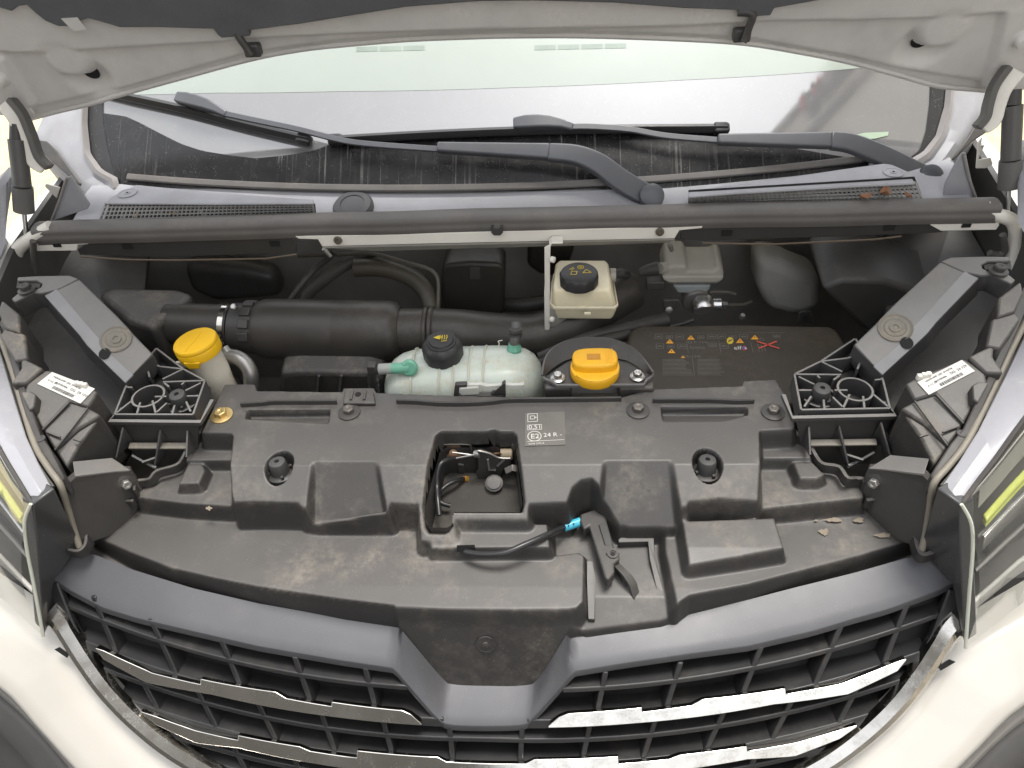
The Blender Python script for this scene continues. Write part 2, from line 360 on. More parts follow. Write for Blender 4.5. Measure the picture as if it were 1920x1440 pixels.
hole = Cc((190,442),(540,442),(565,432),(600,432),(630,445),(730,445),(762,475),(822,900),(800,962),(262,962),(243,1000),(238,1066),(200,1090),(55,1088),(25,1050),(22,925),(142,478))
slotL = A((410,272),(1040,268),(1030,385),(390,345)); slotR = B((590,205),(1133,205),(1140,258),(960,310),(600,316))
b1 = [(813,985),(1024,984),(1028,1024),(811,1026)]; wd = B((735,928),(1290,908),(1345,1085),(1080,1132),(775,1180))
def circ(c, r, n=20): return [(c[0]+r*math.cos(2*math.pi*k/n), c[1]+r*math.sin(2*math.pi*k/n)) for k in range(n)]
P_ = lambda pts, z: [(p.x, p.y) for p in PX(pts, z)]
bufL, bufR = U(523, 872, ZP), U(1327, 868, ZP); tipL, tipR = U(519, 862, -.752), U(1327, 858, -.752)
pn = Vector((0, -.466+.425, 0)); vp0, vp1 = Vector((0, .470, -.826)), Vector((0, .424, -.930)); vn = Vector((1, 0, 0)).cross(vp1-vp0).normalized()
V_ = lambda px, py: UP(px, py, vp0, vn)
vin = [(749,1176),(777,1210),(829,1271),(849,1283),(915,1286),(982,1285),(1010,1271),(1067,1182)]
cover = thing('radiator_panel_cover', 'wide black moulded cover over the front panel, with a square latch opening', 'panel cover', (0, .62, -.83))
relief('moulded_sheet', COVER, cover, (-.60, .60), (.395, .83), .0016, lambda X, Y: np.where((np.abs(X-.015) < .16) & (Y < .47), np.minimum(-.885+.054*(X/.59)**2-.014, -.826-np.maximum(0, .470-Y)*2.26-.004), -.885+.054*(X/.59)**2-.014), [
    ([(p.x, p.y) for p in [V_(*q) for q in vin]]+[(.15, .47), (.15, .50), (-.11, .50), (-.11, .47)], lambda X, Y: -.826-np.maximum(0, .470-Y)*2.26, .004, 'out'),
    (P_(recess, -.845), recf, .012, 'out'),
    (P_(shelfL, ZS), shelf, .010, 'max'), (P_(shelfR, ZS), shelf, .011, 'max'),
    (P_(terrL, ZT), ZT, .010, 'max'), (P_(terrR, ZT), ZT, .010, 'max'),
    (P_(terrLu, -.782), -.782, .008, 'max'), (P_(terrRu, -.782), -.782, .008, 'max'),
    (P_(bmpL, -.782), -.784, .010, 'max'), (P_(bmpR, -.782), -.784, .010, 'max'),
    (P_(b1, -.802), box1, .009, 'max'), (P_(wd, -.80), wedge, .010, 'max'),
    (P_(outline, -.758), plat, .012, 'max'),
    (P_(rampL, -.768), ramp, .009, 'in'), (P_(rampR, -.768), ramp, .009, 'in'),
    (P_(slotL, ZP), slotz, .004, 'in'), (P_(slotR, ZP), slotz, .004, 'in'),
    ([(bufL.x+.020*math.cos(a), bufL.y+.026*math.sin(a)) for a in np.linspace(0, 6.1, 24)], -.782, .003, 'in'), ([(bufR.x+.020*math.cos(a), bufR.y+.026*math.sin(a)) for a in np.linspace(0, 6.1, 24)], -.782, .003, 'in'),
    (P_(hole, -.757), -.80, .010, 'in'),
    (P_(zm(0, 0, 1, *[(lerp(x, 885, .07), lerp(y, 880, .09)) for x, y in hole]), -.757), 0, 0, 'cut')])
hq = P_(hole, -.757); hx = sum(p[0] for p in hq)/len(hq); hy = sum(p[1] for p in hq)/len(hq)
def hr(sh, z): return [Vector((lerp(x, hx, sh), lerp(y, hy, sh), z)) for x, y in hq]
MB().loft([hr(.070, -.784), hr(.085, -.80), hr(.10, -.85)], cap=False).o('opening_skirt', COVER, cover, ang=50)
# rubber lips along the rear edge
for i, pts in enumerate([A((370,250),(440,246),(530,240),(620,230),(800,230),(1090,228)), Cc((-145,225),(0,228),(180,242),(400,242),(560,232),(700,216),(1000,212),(1540,206)), B((540,180),(850,180),(950,182),(1050,187),(1170,185))]):
    MB().strip([p+Vector((0, 0, .002)) for p in smooth(PX(pts, ZP), 4)], .0035, .012, (0, 0, 1)).o('rear_lip', BLACK, cover, bevel=.0008)
# ribbed tab on the rear edge and lip rims of the outline
MB().prism(PX(A((1145,135),(1360,135),(1375,225),(1130,225)), ZP+.006), (0, 0, -.012)).o('ribbed_tab', COVER, cover, bevel=.002)
tb = A((1205,135),(1190,200),(1300,135),(1290,200))
for k in (0, 2): MB().tube(PX(tb[k:k+2], ZP+.0065), .0022, 8).o('rib', COVER, cover)
MB().lathe([(.0048, 0), (.0048, .0006)], U(*A((1245,158))[0], ZP+.0061), n=16).o('screw_hole', HOLE, cover)
def rim(pts, r=.0035, s=1):
    return MB().strip(smooth(pts, 4), .005, .016, (0, 0, 1)).o('outline_rim', COVER, cover, bevel=.0015)
rim([U(x, y, z) for (x, y), z in zip([(383,803),(374,822),(360,830),(347,860),(333,877),(297,888),(283,903),(257,908),(255,925)], [-.776]*3+[-.785]*3+[-.79]*3)])
rim([U(x, y, z) for (x, y), z in zip(B((1405,352),(1435,405),(1490,430),(1540,520),(1590,580),(1690,600),(1740,665),(1790,672),(1840,675),(1850,700)), [-.776]*3+[-.785]*4+[-.79]*3)])
rim([U(x, y, z) for (x, y), z in zip([(254,944),(228,947),(198,969),(169,993),(164,1025),(150,1038),(129,1034)], [-.803, -.803, -.802, -.80, -.802, -.802, -.80])])
rim([U(x, y, z) for (x, y), z in zip([(1622,944),(1652,943),(1680,965),(1708,1001),(1718,1035),(1728,1046),(1752,1040),(1760,1044)], [-.803, -.803, -.802, -.80, -.802, -.802, -.80, -.80])])
for i, ((x, y), mt) in enumerate(zip([(416, 780), (655, 774), (1196, 771), (1449, 774)], [GOLD, BLACK, BLACK, BLACK])):
    p = U(x, y, ZP); hexbolt('bolt', cover, p+Vector((0, 0, .0005)), r=.0085 if i else .0095, washer=.0165, mat=BOLT if i else GOLD, wmat=mt)
# V-shaped badge seat below the shelf
c = V_(911, 1207); nn = -vn if vn.y > 0 else vn
MB().lathe([(.0125, 0), (.0125, .0012), (.0105, .0012), (.0105, .0006), (.004, .0006), (.004, .0025), (.002, .0028)], c+nn*.0015, nn, 28).o('moulding_boss', COVER, cover)
# printed smoke-opacity label
lb = thing('opacity_label', 'small grey label with E2 24 R and 0,51 beside the latch opening', 'label', U(1020, 805, ZP))
l0, l1, l2, l3 = PX(Cc((818,300),(1115,285),(1122,535),(818,545)), ZP+.0012)
MB().prism([l0, l1, l2, l3], (0, 0, -.0008)).o('label_film', LABELFILM, lb)
lx = (l1-l0).normalized(); ly = (l0-l3).normalized(); LW = (l1-l0).length; LH = (l0-l3).length
def lp(u, v, h=.0004): return l3+lx*(u*LW)+ly*(v*LH)+Vector((0, 0, h))
def frame(name, parent, u0, v0, u1, v1, t, f, mat):
    mb = MB()
    for a, b in (((u0, v0), (u1, v0)), ((u1, v0), (u1, v1)), ((u1, v1), (u0, v1)), ((u0, v1), (u0, v0))): mb.strip([f(*a), f(*b)], t, .0003, (0, 0, 1))
    return mb.o(name, mat, parent)
frame('pictogram_frame', lb, .07, .72, .31, .97, .0009, lp, PRINT); frame('pictogram', lb, .13, .80, .24, .90, .0009, lp, PRINT)
MB().strip([lp(.24, .85), lp(.285, .85)], .002, .0003, (0, 0, 1)).o('pictogram', PRINT, lb)
frame('number_frame', lb, .065, .47, .41, .62, .0007, lp, PRINT)
text('0,51', PRINT, lb, lp(.085, .495), lx, ly, .0108)
MB().lathe([(.0098, 0), (.0098, .0003), (.0088, .0003), (.0088, 0)], lp(.23, .27), n=30, cap=False).o('approval_ring', PRINT, lb)
text('E2', PRINT, lb, lp(.135, .205), lx, ly, .0125); text('24 R -', PRINT, lb, lp(.45, .235), lx, ly, .0105)
MB().strip([lp(.06, .125), lp(.95, .125)], .0006, .0003, (0, 0, 1)).o('rule', PRINT, lb); text('16709 3772 R', PRINT, lb, lp(.07, .03), lx, ly, .0040)
# bonnet buffers standing in the cover and on the brackets
def buffer(p, axis, label):
    t = thing('bonnet_buffer', label, 'buffer', p, 'rubber bonnet buffers'); ax = Vector(axis).normalized(); p = Vector(p)
    MB().lathe([(.017, -.004), (.017, .0), (.0195, .001), (.0195, .004), (.016, .0055), (.0155, .006)], p, ax, 26).o('collar', BLACK, t)
    MB().lathe([(.0135, .004), (.0125, .012), (.0122, .022), (.011, .0255), (.0085, .0268), (.0035, .0268), (.0030, .022), (.001, .022)], p, ax, 30).o('rubber_tip', M('buffer_rubber', (.055, .054, .053), .6, dust=.15), t)
    for k in range(4):
        a = k*math.pi/2+.5; d = Vector((math.cos(a), math.sin(a), 0)); MB().box(p+d*.0158+ax*.008, (.004, .004, .009), Matrix.Rotation(a, 3, 'Z')).o('clip', BLACK, t, bevel=.0008)
    return t
buffer((tipL.x, tipL.y-.004, -.780), (-.02, .10, 1), 'black rubber buffer in the cover beside the washer-bottle side ramp, left of the latch')
buffer((tipR.x, tipR.y-.004, -.780), (0, .10, 1), 'black rubber buffer in the cover right of the latch opening')

MUD = M('dried_mud', (.23, .195, .15), .9, up=False, dust=.4, dscale=60)
for x, y, rx, ry in ((1545,997,9,6),(1530,976,4,2),(1562,975,16,4),(1611,976,9,5),(1668,990,7,4),(1655,1004,14,5),(1690,998,6,4),(392,953,5,4),(385,921,3,3),(905,1067,6,3)):
    c = [U(x+rx*1.3*math.cos(a)*random.uniform(.5, 1.1), y+ry*1.2*math.sin(a)*random.uniform(.5, 1.1), ZS+.0010 if y > 960 else ZT+.0006) for a in np.linspace(0, 6., 17)]
    MB().prism(smooth(c, 3, True), (0, 0, .00015)).o('dried_mud', MUD, cover)
# ================================================================== LATCH IN THE OPENING
lt = thing('bonnet_latch', 'dusty steel bonnet latch with cable inside the square opening', 'latch', (-.05, .66, -.84))
MB().prism(PX([(750,1010),(1010,1000),(1000,790),(800,790)], -.838), (0, 0, -.01)).o('floor_plate', M('dusty_floor', (.045, .041, .036), .7, dust=.5), lt)
MB().prism([UY(*p, .728) for p in [(815,800),(985,800),(985,905),(800,905)]], (0, .003, 0)).o('back_plate', BLACK, lt)
LT = lambda x, y, d=.70: UY(760+x/5.333, 760+y/5.333, d)
MB().prism([LT(370,395,.712), LT(650,390,.712), LT(690,420,.712), LT(690,500,.712), LT(400,520,.712)], (0, .003, 0)).o('bracket_plate', BLACK, lt, bevel=.001)
MB().tube(smooth([LT(370,500,.705), LT(370,400,.705), LT(400,390,.705), LT(620,388,.705), LT(655,410,.705), LT(665,460,.705)], 4), .0016, 8).o('bracket_edge', BOLT, lt)
MB().lathe([(.013, 0), (.013, .003), (.006, .004), (.006, .012), (.003, .013)], LT(485,455,.708), (0, -1, .4), 20).o('rusty_boss', M('rusty', (.20, .12, .07), .7, dust=.4), lt)
MB().tube([LT(470,470,.692), LT(700,500,.692)], .0012, 8).o('spring_wire', DULLSTEEL, lt); MB().tube([LT(500,530,.69), LT(690,495,.69)], .0014, 8).o('spring_wire', DULLSTEEL, lt)
MB().lathe([(.004, 0), (.0055, .001), (.0055, .009), (.003, .010)], LT(690,480,.695), (1, -.4, .2), 14).o('pivot', DULLSTEEL, lt)
MB().prism([LT(720,455,.69), LT(760,455,.69), LT(850,485,.69), LT(930,525,.69), LT(1040,540,.69), LT(1060,620,.69), LT(990,640,.69), LT(930,740,.69), LT(740,740,.69), LT(700,690,.69), LT(730,640,.69)], (0, .004, 0)).o('latch_plate', BLACK, lt, bevel=.001)
MB().tube(smooth([LT(715,460,.688), LT(750,457,.688), LT(850,485,.688), LT(940,525,.688), LT(1050,530,.688)], 4), .0013, 8).o('plate_edge', DULLSTEEL, lt)
MB().strip([LT(825,540,.688), LT(840,645,.688), LT(905,645,.688)], .003, .002, (0, -1, .5)).o('hook', DULLSTEEL, lt); MB().strip([LT(985,545,.688), LT(920,605,.688)], .003, .002, (0, -1, .5)).o('hook', DULLSTEEL, lt)
sp = [LT(870+i*1.9, 487+9*math.sin(i*1.25), .70-.008*math.cos(i*1.25)) for i in range(50)]
MB().tube(sp, .0011, 6).o('coil_spring', M('rusty'  , (.2, .12, .07)), lt)
MB().lathe([(.009, 0), (.009, .016), (.008, .017)], LT(955,485,.70), (1, 0, 0), 18).o('spring_cup', M('brass_dirty', (.25, .20, .13), .5, dust=.4), lt)
MB().prism([LT(1060,400,.70), LT(1115,390,.70), LT(1140,560,.70), LT(1060,560,.70)], (0, .02, 0)).o('side_bracket', BLACK, lt, bevel=.002)
MB().lathe([(.012, 0), (.013, .002), (.013, .006), (.010, .007), (.010, .009), (.004, .0095)], LT(890,790,.675), (0, -.35, .9), 24).o('striker_nut', BOX, lt)
MB().strip([LT(1000,660,.68), LT(1070,625,.68), LT(1150,640,.68)], .010, .003, (0, -.5, 1)).o('lever', BOLT, lt, bevel=.001)
MB().prism([LT(520,590,.70), LT(590,600,.70), LT(600,715,.70), LT(530,715,.70)], (0, .008, 0)).o('block', BOX, lt, bevel=.002)
cb = tag(MB().tube(smooth([LT(490,535,.69), LT(420,545,.68), LT(350,590,.67), LT(318,680,.66), LT(316,800,.648), LT(325,950,.625), LT(340,1100,.605)], 6), .0038, 12).o('latch_cable', CABLE), 'short black upright cable running down the left of the latch opening', 'cable')
cb2 = tag(MB().tube(smooth([LT(600,735,.69), LT(520,750,.675), LT(430,790,.665), LT(360,850,.655), LT(330,920,.64), LT(360,975,.632), LT(450,1005,.63)], 6), .0034, 12).o('latch_cable', CABLE), 'black cable looping across the floor of the latch opening, with an orange ferrule', 'cable')
MB().tube([LT(585,737,.689), LT(625,733,.688)], .0042, 10).o('ferrule', M('ferrule_orange', (.5, .25, .04), .5), cb2)

# ================================================================== RELEASE LEVER AND ITS CABLE
L6 = lambda x, y, z=-.815: U(1040+x/5.7615, 920+y/5.7615, z)
rl = thing('release_lever', 'black plastic bonnet release lever lying in the recess, with a blue sleeve', 'lever', L6(560, 700, -.84))
top = [L6(275,250), L6(525,165), L6(560,310), L6(640,600), L6(650,640), L6(700,700), L6(705,740), L6(640,785), L6(650,880), L6(580,965), L6(545,940), L6(375,380), L6(320,420), L6(270,330)]
MB().prism(top, (0, 0, -.018)).o('lever_body', BLACK, rl, bevel=.0028, seg=3)
MB().prism([L6(480,370,-.8145), L6(550,325,-.8145), L6(625,585,-.8145), L6(545,590,-.8145)], (0, 0, -.001)).o('thumb_inset', M('lever_inset', (.045, .044, .043), .45), rl, bevel=.0003)
MB().strip([L6(478,370,-.8142), L6(545,585,-.8142)], .0012, .0008, (0, 0, 1)).o('groove', HOLE, rl)
MB().lathe([(.0075, 0), (.0075, .002), (.0045, .002), (.0045, .0004)], L6(628,683,-.8150), n=22).o('pin_boss', BLACK, rl)
MB().lathe([(.0030, 0), (.0030, .0007)], L6(628,683,-.8145), n=16).o('pin_hole', HOLE, rl)
for q in ((570, 685), (682, 685)): MB().box(L6(*q, -.8146), (.004, .003, .0006)).o('slot', HOLE, rl)
bl = smooth([L6(655,790,-.826), L6(750,890,-.826), L6(835,1000,-.832), L6(880,1150,-.845), L6(920,1290,-.858)], 4)
MB().strip(bl, [.010]*6+[.012]*(len(bl)-6), [.004]*len(bl), (.5, -.3, .8)).o('trigger_blade', BLACK, rl, bevel=.001)
bl2 = smooth([L6(650,800,-.838), L6(720,950,-.843), L6(800,1130,-.858), L6(890,1290,-.862)], 4)
MB().strip(bl2, .003, .020, (0, -.2, 1)).o('trigger_web', BLACK, rl, bevel=.0008)
MB().tube([L6(100,395,-.823), L6(280,335,-.822)], .0062, 18).o('blue_sleeve', BLUE, rl)
for q in ((150, 382), (205, 362)): MB().lathe([(.0011, 0), (.0011, .0012)], L6(*q, -.8166), n=10).o('pin_hole', HOLE, rl)
rc = thing('release_cable', 'black release cable curving from the slot in the cover to the blue sleeve', 'cable', U(870, 1032, -.815))
MB().tube(smooth([U(862,1030,-.816), U(876,1035,-.806), U(905,1040,-.799), U(945,1037,-.794), U(985,1021,-.792), U(1030,1001,-.799), L6(100,395,-.821)], 6), .0042, 14).o('cable_sheath', CABLE, rc)
MB().prism([U(857,1024,-.8015), U(890,1023,-.8015), U(891,1029,-.8015), U(891,1037,-.812), U(857,1040,-.815), U(856,1030,-.8015)], (0, .0005, .0012)).o('slot_opening', HOLE, cover)
# ribs framing the lever recess
for pts, z0, z1 in (([(345,750),(350,950),(360,1390),(435,1395),(440,950),(415,760)], -.834, -.855),):
    MB().prism([U(1040+x/5.7615, 920+y/5.7615, lerp(z0, z1, max(0, (y-950)/440))+.007) for x, y in pts], (0, 0, -.024)).o('guide_rib', COVER, cover, bevel=.001)
rr_ = [(685,525),(730,490),(1075,490),(1080,700),(1130,900),(1235,1285),(1155,1300),(1030,740),(1010,548),(690,560)]
MB().prism([U(1040+x/5.7615, 920+y/5.7615, lerp(-.830, -.849, max(0, (y-700)/600))) for x, y in rr_], (0, 0, -.024)).o('guide_rib', COVER, cover, bevel=.001)
MB().lathe([(.0032, 0), (.0032, .0006)], L6(487, 1190, -.853), (0, -.4, 1), 16).o('drain_hole', HOLE, cover)

# ================================================================== GRILLE
ylip = lambda x: .419+.101*(x/.59)**2
zlip = lambda x: -.885+.054*(x/.59)**2
gdn, gn = Vector((0, -.545, -.838)), Vector((0, -.838, .545))
def G(x, d, off=0.): return Vector((x, ylip(x), zlip(x)))+gdn*d+gn*off
def UG(px, py, off=0.): return UF(px, py, lambda p: (p.y-(ylip(p.x)-.65*(zlip(p.x)-p.z)))+off*1.19, .4, 1.6)
gr = thing('front_grille', 'black plastic front grille with chrome strips and a V-shaped top recess', 'grille', (0, .40, -1.05))
def backz(px, py):
    p = U(px, py, -.86)
    for _ in range(4): p = U(px, py, zlip(p.x)+.016)
    return p
nL = 40
bL = resample([backz(*p) for p in [(129,1036),(173,1038),(242,1066),(362,1103),(483,1131),(640,1159),(749,1177)]], nL); fL = resample([UG(*p) for p in [(91,1079),(133,1106),(193,1138),(258,1158),(362,1182),(483,1210),(640,1237),(736,1251)]], nL)
bV = resample(smooth([V_(*p) for p in vin], 5), 46); fV = resample(smooth([UG(*p) for p in [(738,1251),(777,1296),(820,1344),(842,1357),(912,1360),(982,1357),(1000,1344),(1038,1302),(1077,1257)]], 5), 46)
bR = resample([backz(*p) for p in [(1067,1182),(1097,1169),(1232,1156),(1280,1148),(1401,1125),(1481,1104),(1602,1074),(1707,1044),(1755,1049)]], nL); fR = resample([UG(*p) for p in [(1079,1257),(1164,1243),(1280,1226),(1401,1210),(1522,1182),(1602,1158),(1667,1140),(1763,1104),(1795,1086)]], nL)
rows = [bL+bV[1:-1]+bR, None, None, fL+fV[1:-1]+fR]
lift = Vector((0, 0, .0006))
rows[1] = [a.lerp(b, .35)+lift for a, b in zip(rows[0], rows[3])]; rows[2] = [a.lerp(b, .75)+lift for a, b in zip(rows[0], rows[3])]
rows = [[p+Vector((0, .003, -.01)) for p in rows[0]]]+rows+[[p+gdn*.0012+gn*.0004 for p in rows[3]], [p+gdn*.009-gn*.001 for p in rows[3]], [p+gdn*.010-gn*.004 for p in rows[3]], [p+gdn*.010-gn*.03 for p in rows[3]]]
MB().grid(rows).o('brow_panel', BROW, gr, ang=50)
xmax = lambda d: float(np.interp(d, [0, .02, .068, .113, .16, .193, .206, .24], [.588, .582, .566, .537, .494, .447, .385, .28]))
xv = lambda d: max(0., float(np.interp(d, [0, .065, .075, .0751], [.122, .066, .052, 0.])))
SL = [('mid', lambda a: .026+.024*a, .0062), ('bar', lambda a: .072+.026*a, .012), ('mid', lambda a: .095+.034*a, .0062), ('bar', lambda a: .132+.036*a, .013), ('mid', lambda a: .162+.03*a, .0062), ('bar', lambda a: .192+.02*a, .010)]
for k, (nm, fd, th) in enumerate(SL):
    dm = fd(.45); segs = []
    x0 = xv(fd(.08)); x1 = xmax(fd(.5))+.004
    segs = [(-x1, -x0), (x0, x1)] if x0 > .01 else [(-x1, x1)]
    for a, b in segs:
        n = 30; rings = []
        for i in range(n):
            x = lerp(a, b, i/(n-1)); d = fd(abs(x)); f = G(x, d, 0)
            t = gdn*th/2; back = Vector((0, .034, -.006))
            rings.append([f-t, f+t, f+t*.7+back, f-t*.7+back])
        MB().loft(rings).o('slat', GRILLE, gr, bevel=.0012)
bands = [(lambda a: .008, SL[1][1], [(.529, .502), (.445, .414), (.345, .319), (.245, .225), (.152, .139)]),
         (SL[1][1], SL[3][1], [(.48, .447), (.392, .362), (.304, .277), (.216, .198), (.133, .121), (.047, .043)]),
         (SL[3][1], SL[5][1], [(.435, .400), (.35, .325), (.262, .243), (.175, .162), (.088, .082), (.0, .0)])]
for fa, fb, xs in bands:
    for xa, xb in xs:
        for s in ((-1, 1) if xa > 0 else (1,)):
            da, db = fa(xa), fb(xb); rings = []
            for i in range(6):
                t = i/5; x = s*lerp(xa, xb, t); f = G(x, lerp(da, db, t), -.0005); h = Vector((.0034, 0, 0)); back = Vector((0, .03, -.004))
                rings.append([f-h, f+h, f+h*.7+back, f-h*.7+back])
            MB().loft(rings).o('divider', GRILLE, gr, bevel=.001)
mb = MB(); mb.grid([[G(x, d, 0)+Vector((0, .036-.018*max(0, (abs(x)-.40)/.2), 0)) for x in np.linspace(-.6, .6, 41)] for d in np.linspace(0, .26, 8)]); mb.o('inner_mesh', M('grille_back', (.008, .008, .009), .7), gr)
mb = MB()                                                    # outer border of the grille face
for s in (-1, 1):
    pts = [G(s*(xmax(d)+.004), d, -.001) for d in np.linspace(.012, .22, 24)]; MB().strip(pts, .016, .010, gn).o('border', GRILLE, gr, bevel=.002)
def bar(xd_top, xd_bot, mirror, name='chrome_strip'):
    xt = sorted(xd_top); xb = sorted(xd_bot); lo, hi = xt[0][0], xt[-1][0]
    xs = sorted(set(list(np.linspace(lo, hi, 44))+[p[0] for p in xt]))
    ft = lambda x: np.interp(x, [p[0] for p in xt], [p[1] for p in xt]); fb = lambda x: max(ft(x)+.0012, np.interp(x, [p[0] for p in xb], [p[1] for p in xb]))
    rings = []
    for x in xs:
        a, b = float(ft(x)), float(fb(x)); xx = -x if mirror else x
        rings.append([G(xx, a, .0), G(xx, a, .0105-.22*(b-a)), G(xx, b, .0105), G(xx, b, .0)])
    return MB().loft(rings).o(name, CHROME, gr, ang=25, bevel=.0007)
t1 = [(-.527, .075), (-.447, .0815), (-.376, .074), (-.3755, .067), (-.272, .058), (-.258, .063), (-.197, .062), (-.1965, .0565), (-.105, .0555), (-.094, .059), (-.080, .0695)]
q1 = [(-.527, .077), (-.52, .087), (-.455, .097), (-.36, .0825), (-.187, .0745), (-.08, .0715)]
bar(t1, q1, False); bar(t1, q1, True)
h = [(.469, .145), (.391, .147), (.33, .141), (.3295, .135), (.245, .130), (.231, .133), (.168, .131), (.1675, .122), (.062, .119), (.051, .124), (0, .124)]
hb = [(.469, .147), (.46, .155), (.39, .163), (.33, .151), (.2, .147), (0, .143)]
bar(h+[(-x, d) for x, d in h if x > 0], hb+[(-x, d) for x, d in hb if x > 0], False)
for s in (-1, 1):                                            # chrome surround
    pl = smooth([UG(*p, .004) for p in [(96,1148),(112,1164),(132,1196),(160,1240),(200,1294),(250,1346),(310,1396),(380,1440),(450,1475),(540,1505)]], 5)
    if s > 0: pl = mirx(pl)
    rings = []
    for i, p in enumerate(pl):
        t = (pl[min(i+1, len(pl)-1)]-pl[max(i-1, 0)]).normalized(); sd_ = t.cross(gn).normalized()*(-1 if s < 0 else 1)   # towards the grille
        if sd_.x*s > 0: sd_ = -sd_
        wv = .016+.006*max(0, 1-i/8)
        rings.append([p+sd_*wv-gn*.004, p+sd_*wv*.8+gn*.006, p+sd_*wv*.1+gn*.012, p-sd_*wv*.35+gn*.011, p-sd_*wv*1.05+gn*.0, p-sd_*wv*1.1-gn*.01])
    MB().loft(rings).o('chrome_surround', CHROME, gr, ang=30)

# ================================================================== BUMPER CORNERS
bp = thing('front_bumper', 'white painted bumper corners either side of the grille with dark lower trim', 'bumper', (0, .45, -1.2))
i1 = [(-160,1035),(-80,1088),(0,1141),(45,1170),(83,1197),(120,1226),(135,1247),(170,1297),(225,1357),(290,1418),(360,1470),(450,1520)]
i2 = [(-200,1190),(-120,1228),(-60,1263),(-15,1292),(0,1305),(30,1330),(65,1365),(100,1405),(129,1440),(165,1490),(200,1530),(240,1580)]
i3 = [(-420,1300),(-330,1380),(-250,1420),(-200,1450),(-170,1470),(-140,1500),(-110,1530),(-70,1570),(-40,1600),(0,1640),(40,1680),(90,1720)]
offs = [(-.22, -.022), (-.02, -.004), (0, 0), (.05, .008), (.2, .020), (.38, .033), (.50, .040), (.55, .0395), (.60, .034), (.8, .0135), (.93, .003), (1, 0), (1.02, -.012)]
a_ = resample([UG(*p) for p in i1], 40); b_ = resample([UG(*p, -.014) for p in i2], 40); c_ = resample([UG(*p, -.07) for p in i3], 40)
for s in (0, 1):
    MB().grid([smooth([x.lerp(y, t)+gn*o_ for x, y in zip(a_, b_)], 2) for t, o_ in offs]).o('painted_corner', WHITE, bp, ang=60, mirror=bool(s))
    MB().grid([[x.lerp(y, t)+gn*o_ for x, y in zip(b_, c_)] for t, o_ in ((-.01, -.012), (0, .002), (.03, .008), (.16, .010), (.2, .002), (.5, -.006), (1, 0))]).o('lower_trim', LOWTRIM, bp, ang=60, mirror=bool(s))
    q = [UG(*p, .012) for p in [(103,1217),(112,1213),(130,1226),(127,1233)]]
    MB().prism(q, gn*.0012).o('drain_slot', HOLE, bp, mirror=bool(s))
# ================================================================== HEADLIGHTS (measured on one side, mirrored)
def lensmat():
    mt = bpy.data.materials.new('clear_lens'); mt.use_nodes = True; n = mt.node_tree; n.nodes.remove(n.nodes['Principled BSDF']); out = n.nodes['Material Output']
    tr = n.nodes.new('ShaderNodeBsdfTransparent'); tr.inputs[0].default_value = (.92, .93, .91, 1); gl = n.nodes.new('ShaderNodeBsdfGlossy'); gl.inputs['Roughness'].default_value = .03
    lw = n.nodes.new('ShaderNodeLayerWeight'); lw.inputs[0].default_value = .5; fr = n.nodes.new('ShaderNodeMapRange'); fr.inputs[1].default_value = .35; fr.inputs[2].default_value = 1.; fr.inputs[3].default_value = .06; fr.inputs[4].default_value = .75; n.links.new(lw.outputs['Facing'], fr.inputs[0]); mx = n.nodes.new('ShaderNodeMixShader')
    n.links.new(fr.outputs[0], mx.inputs[0]); n.links.new(tr.outputs[0], mx.inputs[1]); n.links.new(gl.outputs[0], mx.inputs[2]); n.links.new(mx.outputs[0], out.inputs[0]); return mt
CLENS = lensmat()
HZ = lambda x, y: -.68+.229*(x-.583)+.271*(y-.697)
def UH(px, py, off=0.): return UF(px, py, lambda p: p.z-HZ(p.x, p.y)-off, .5, 2.0)
R3 = lambda *p: zm(1640, 460, 2.879, *p)
R4 = lambda *p: zm(1640, 880, 2.571, *p)
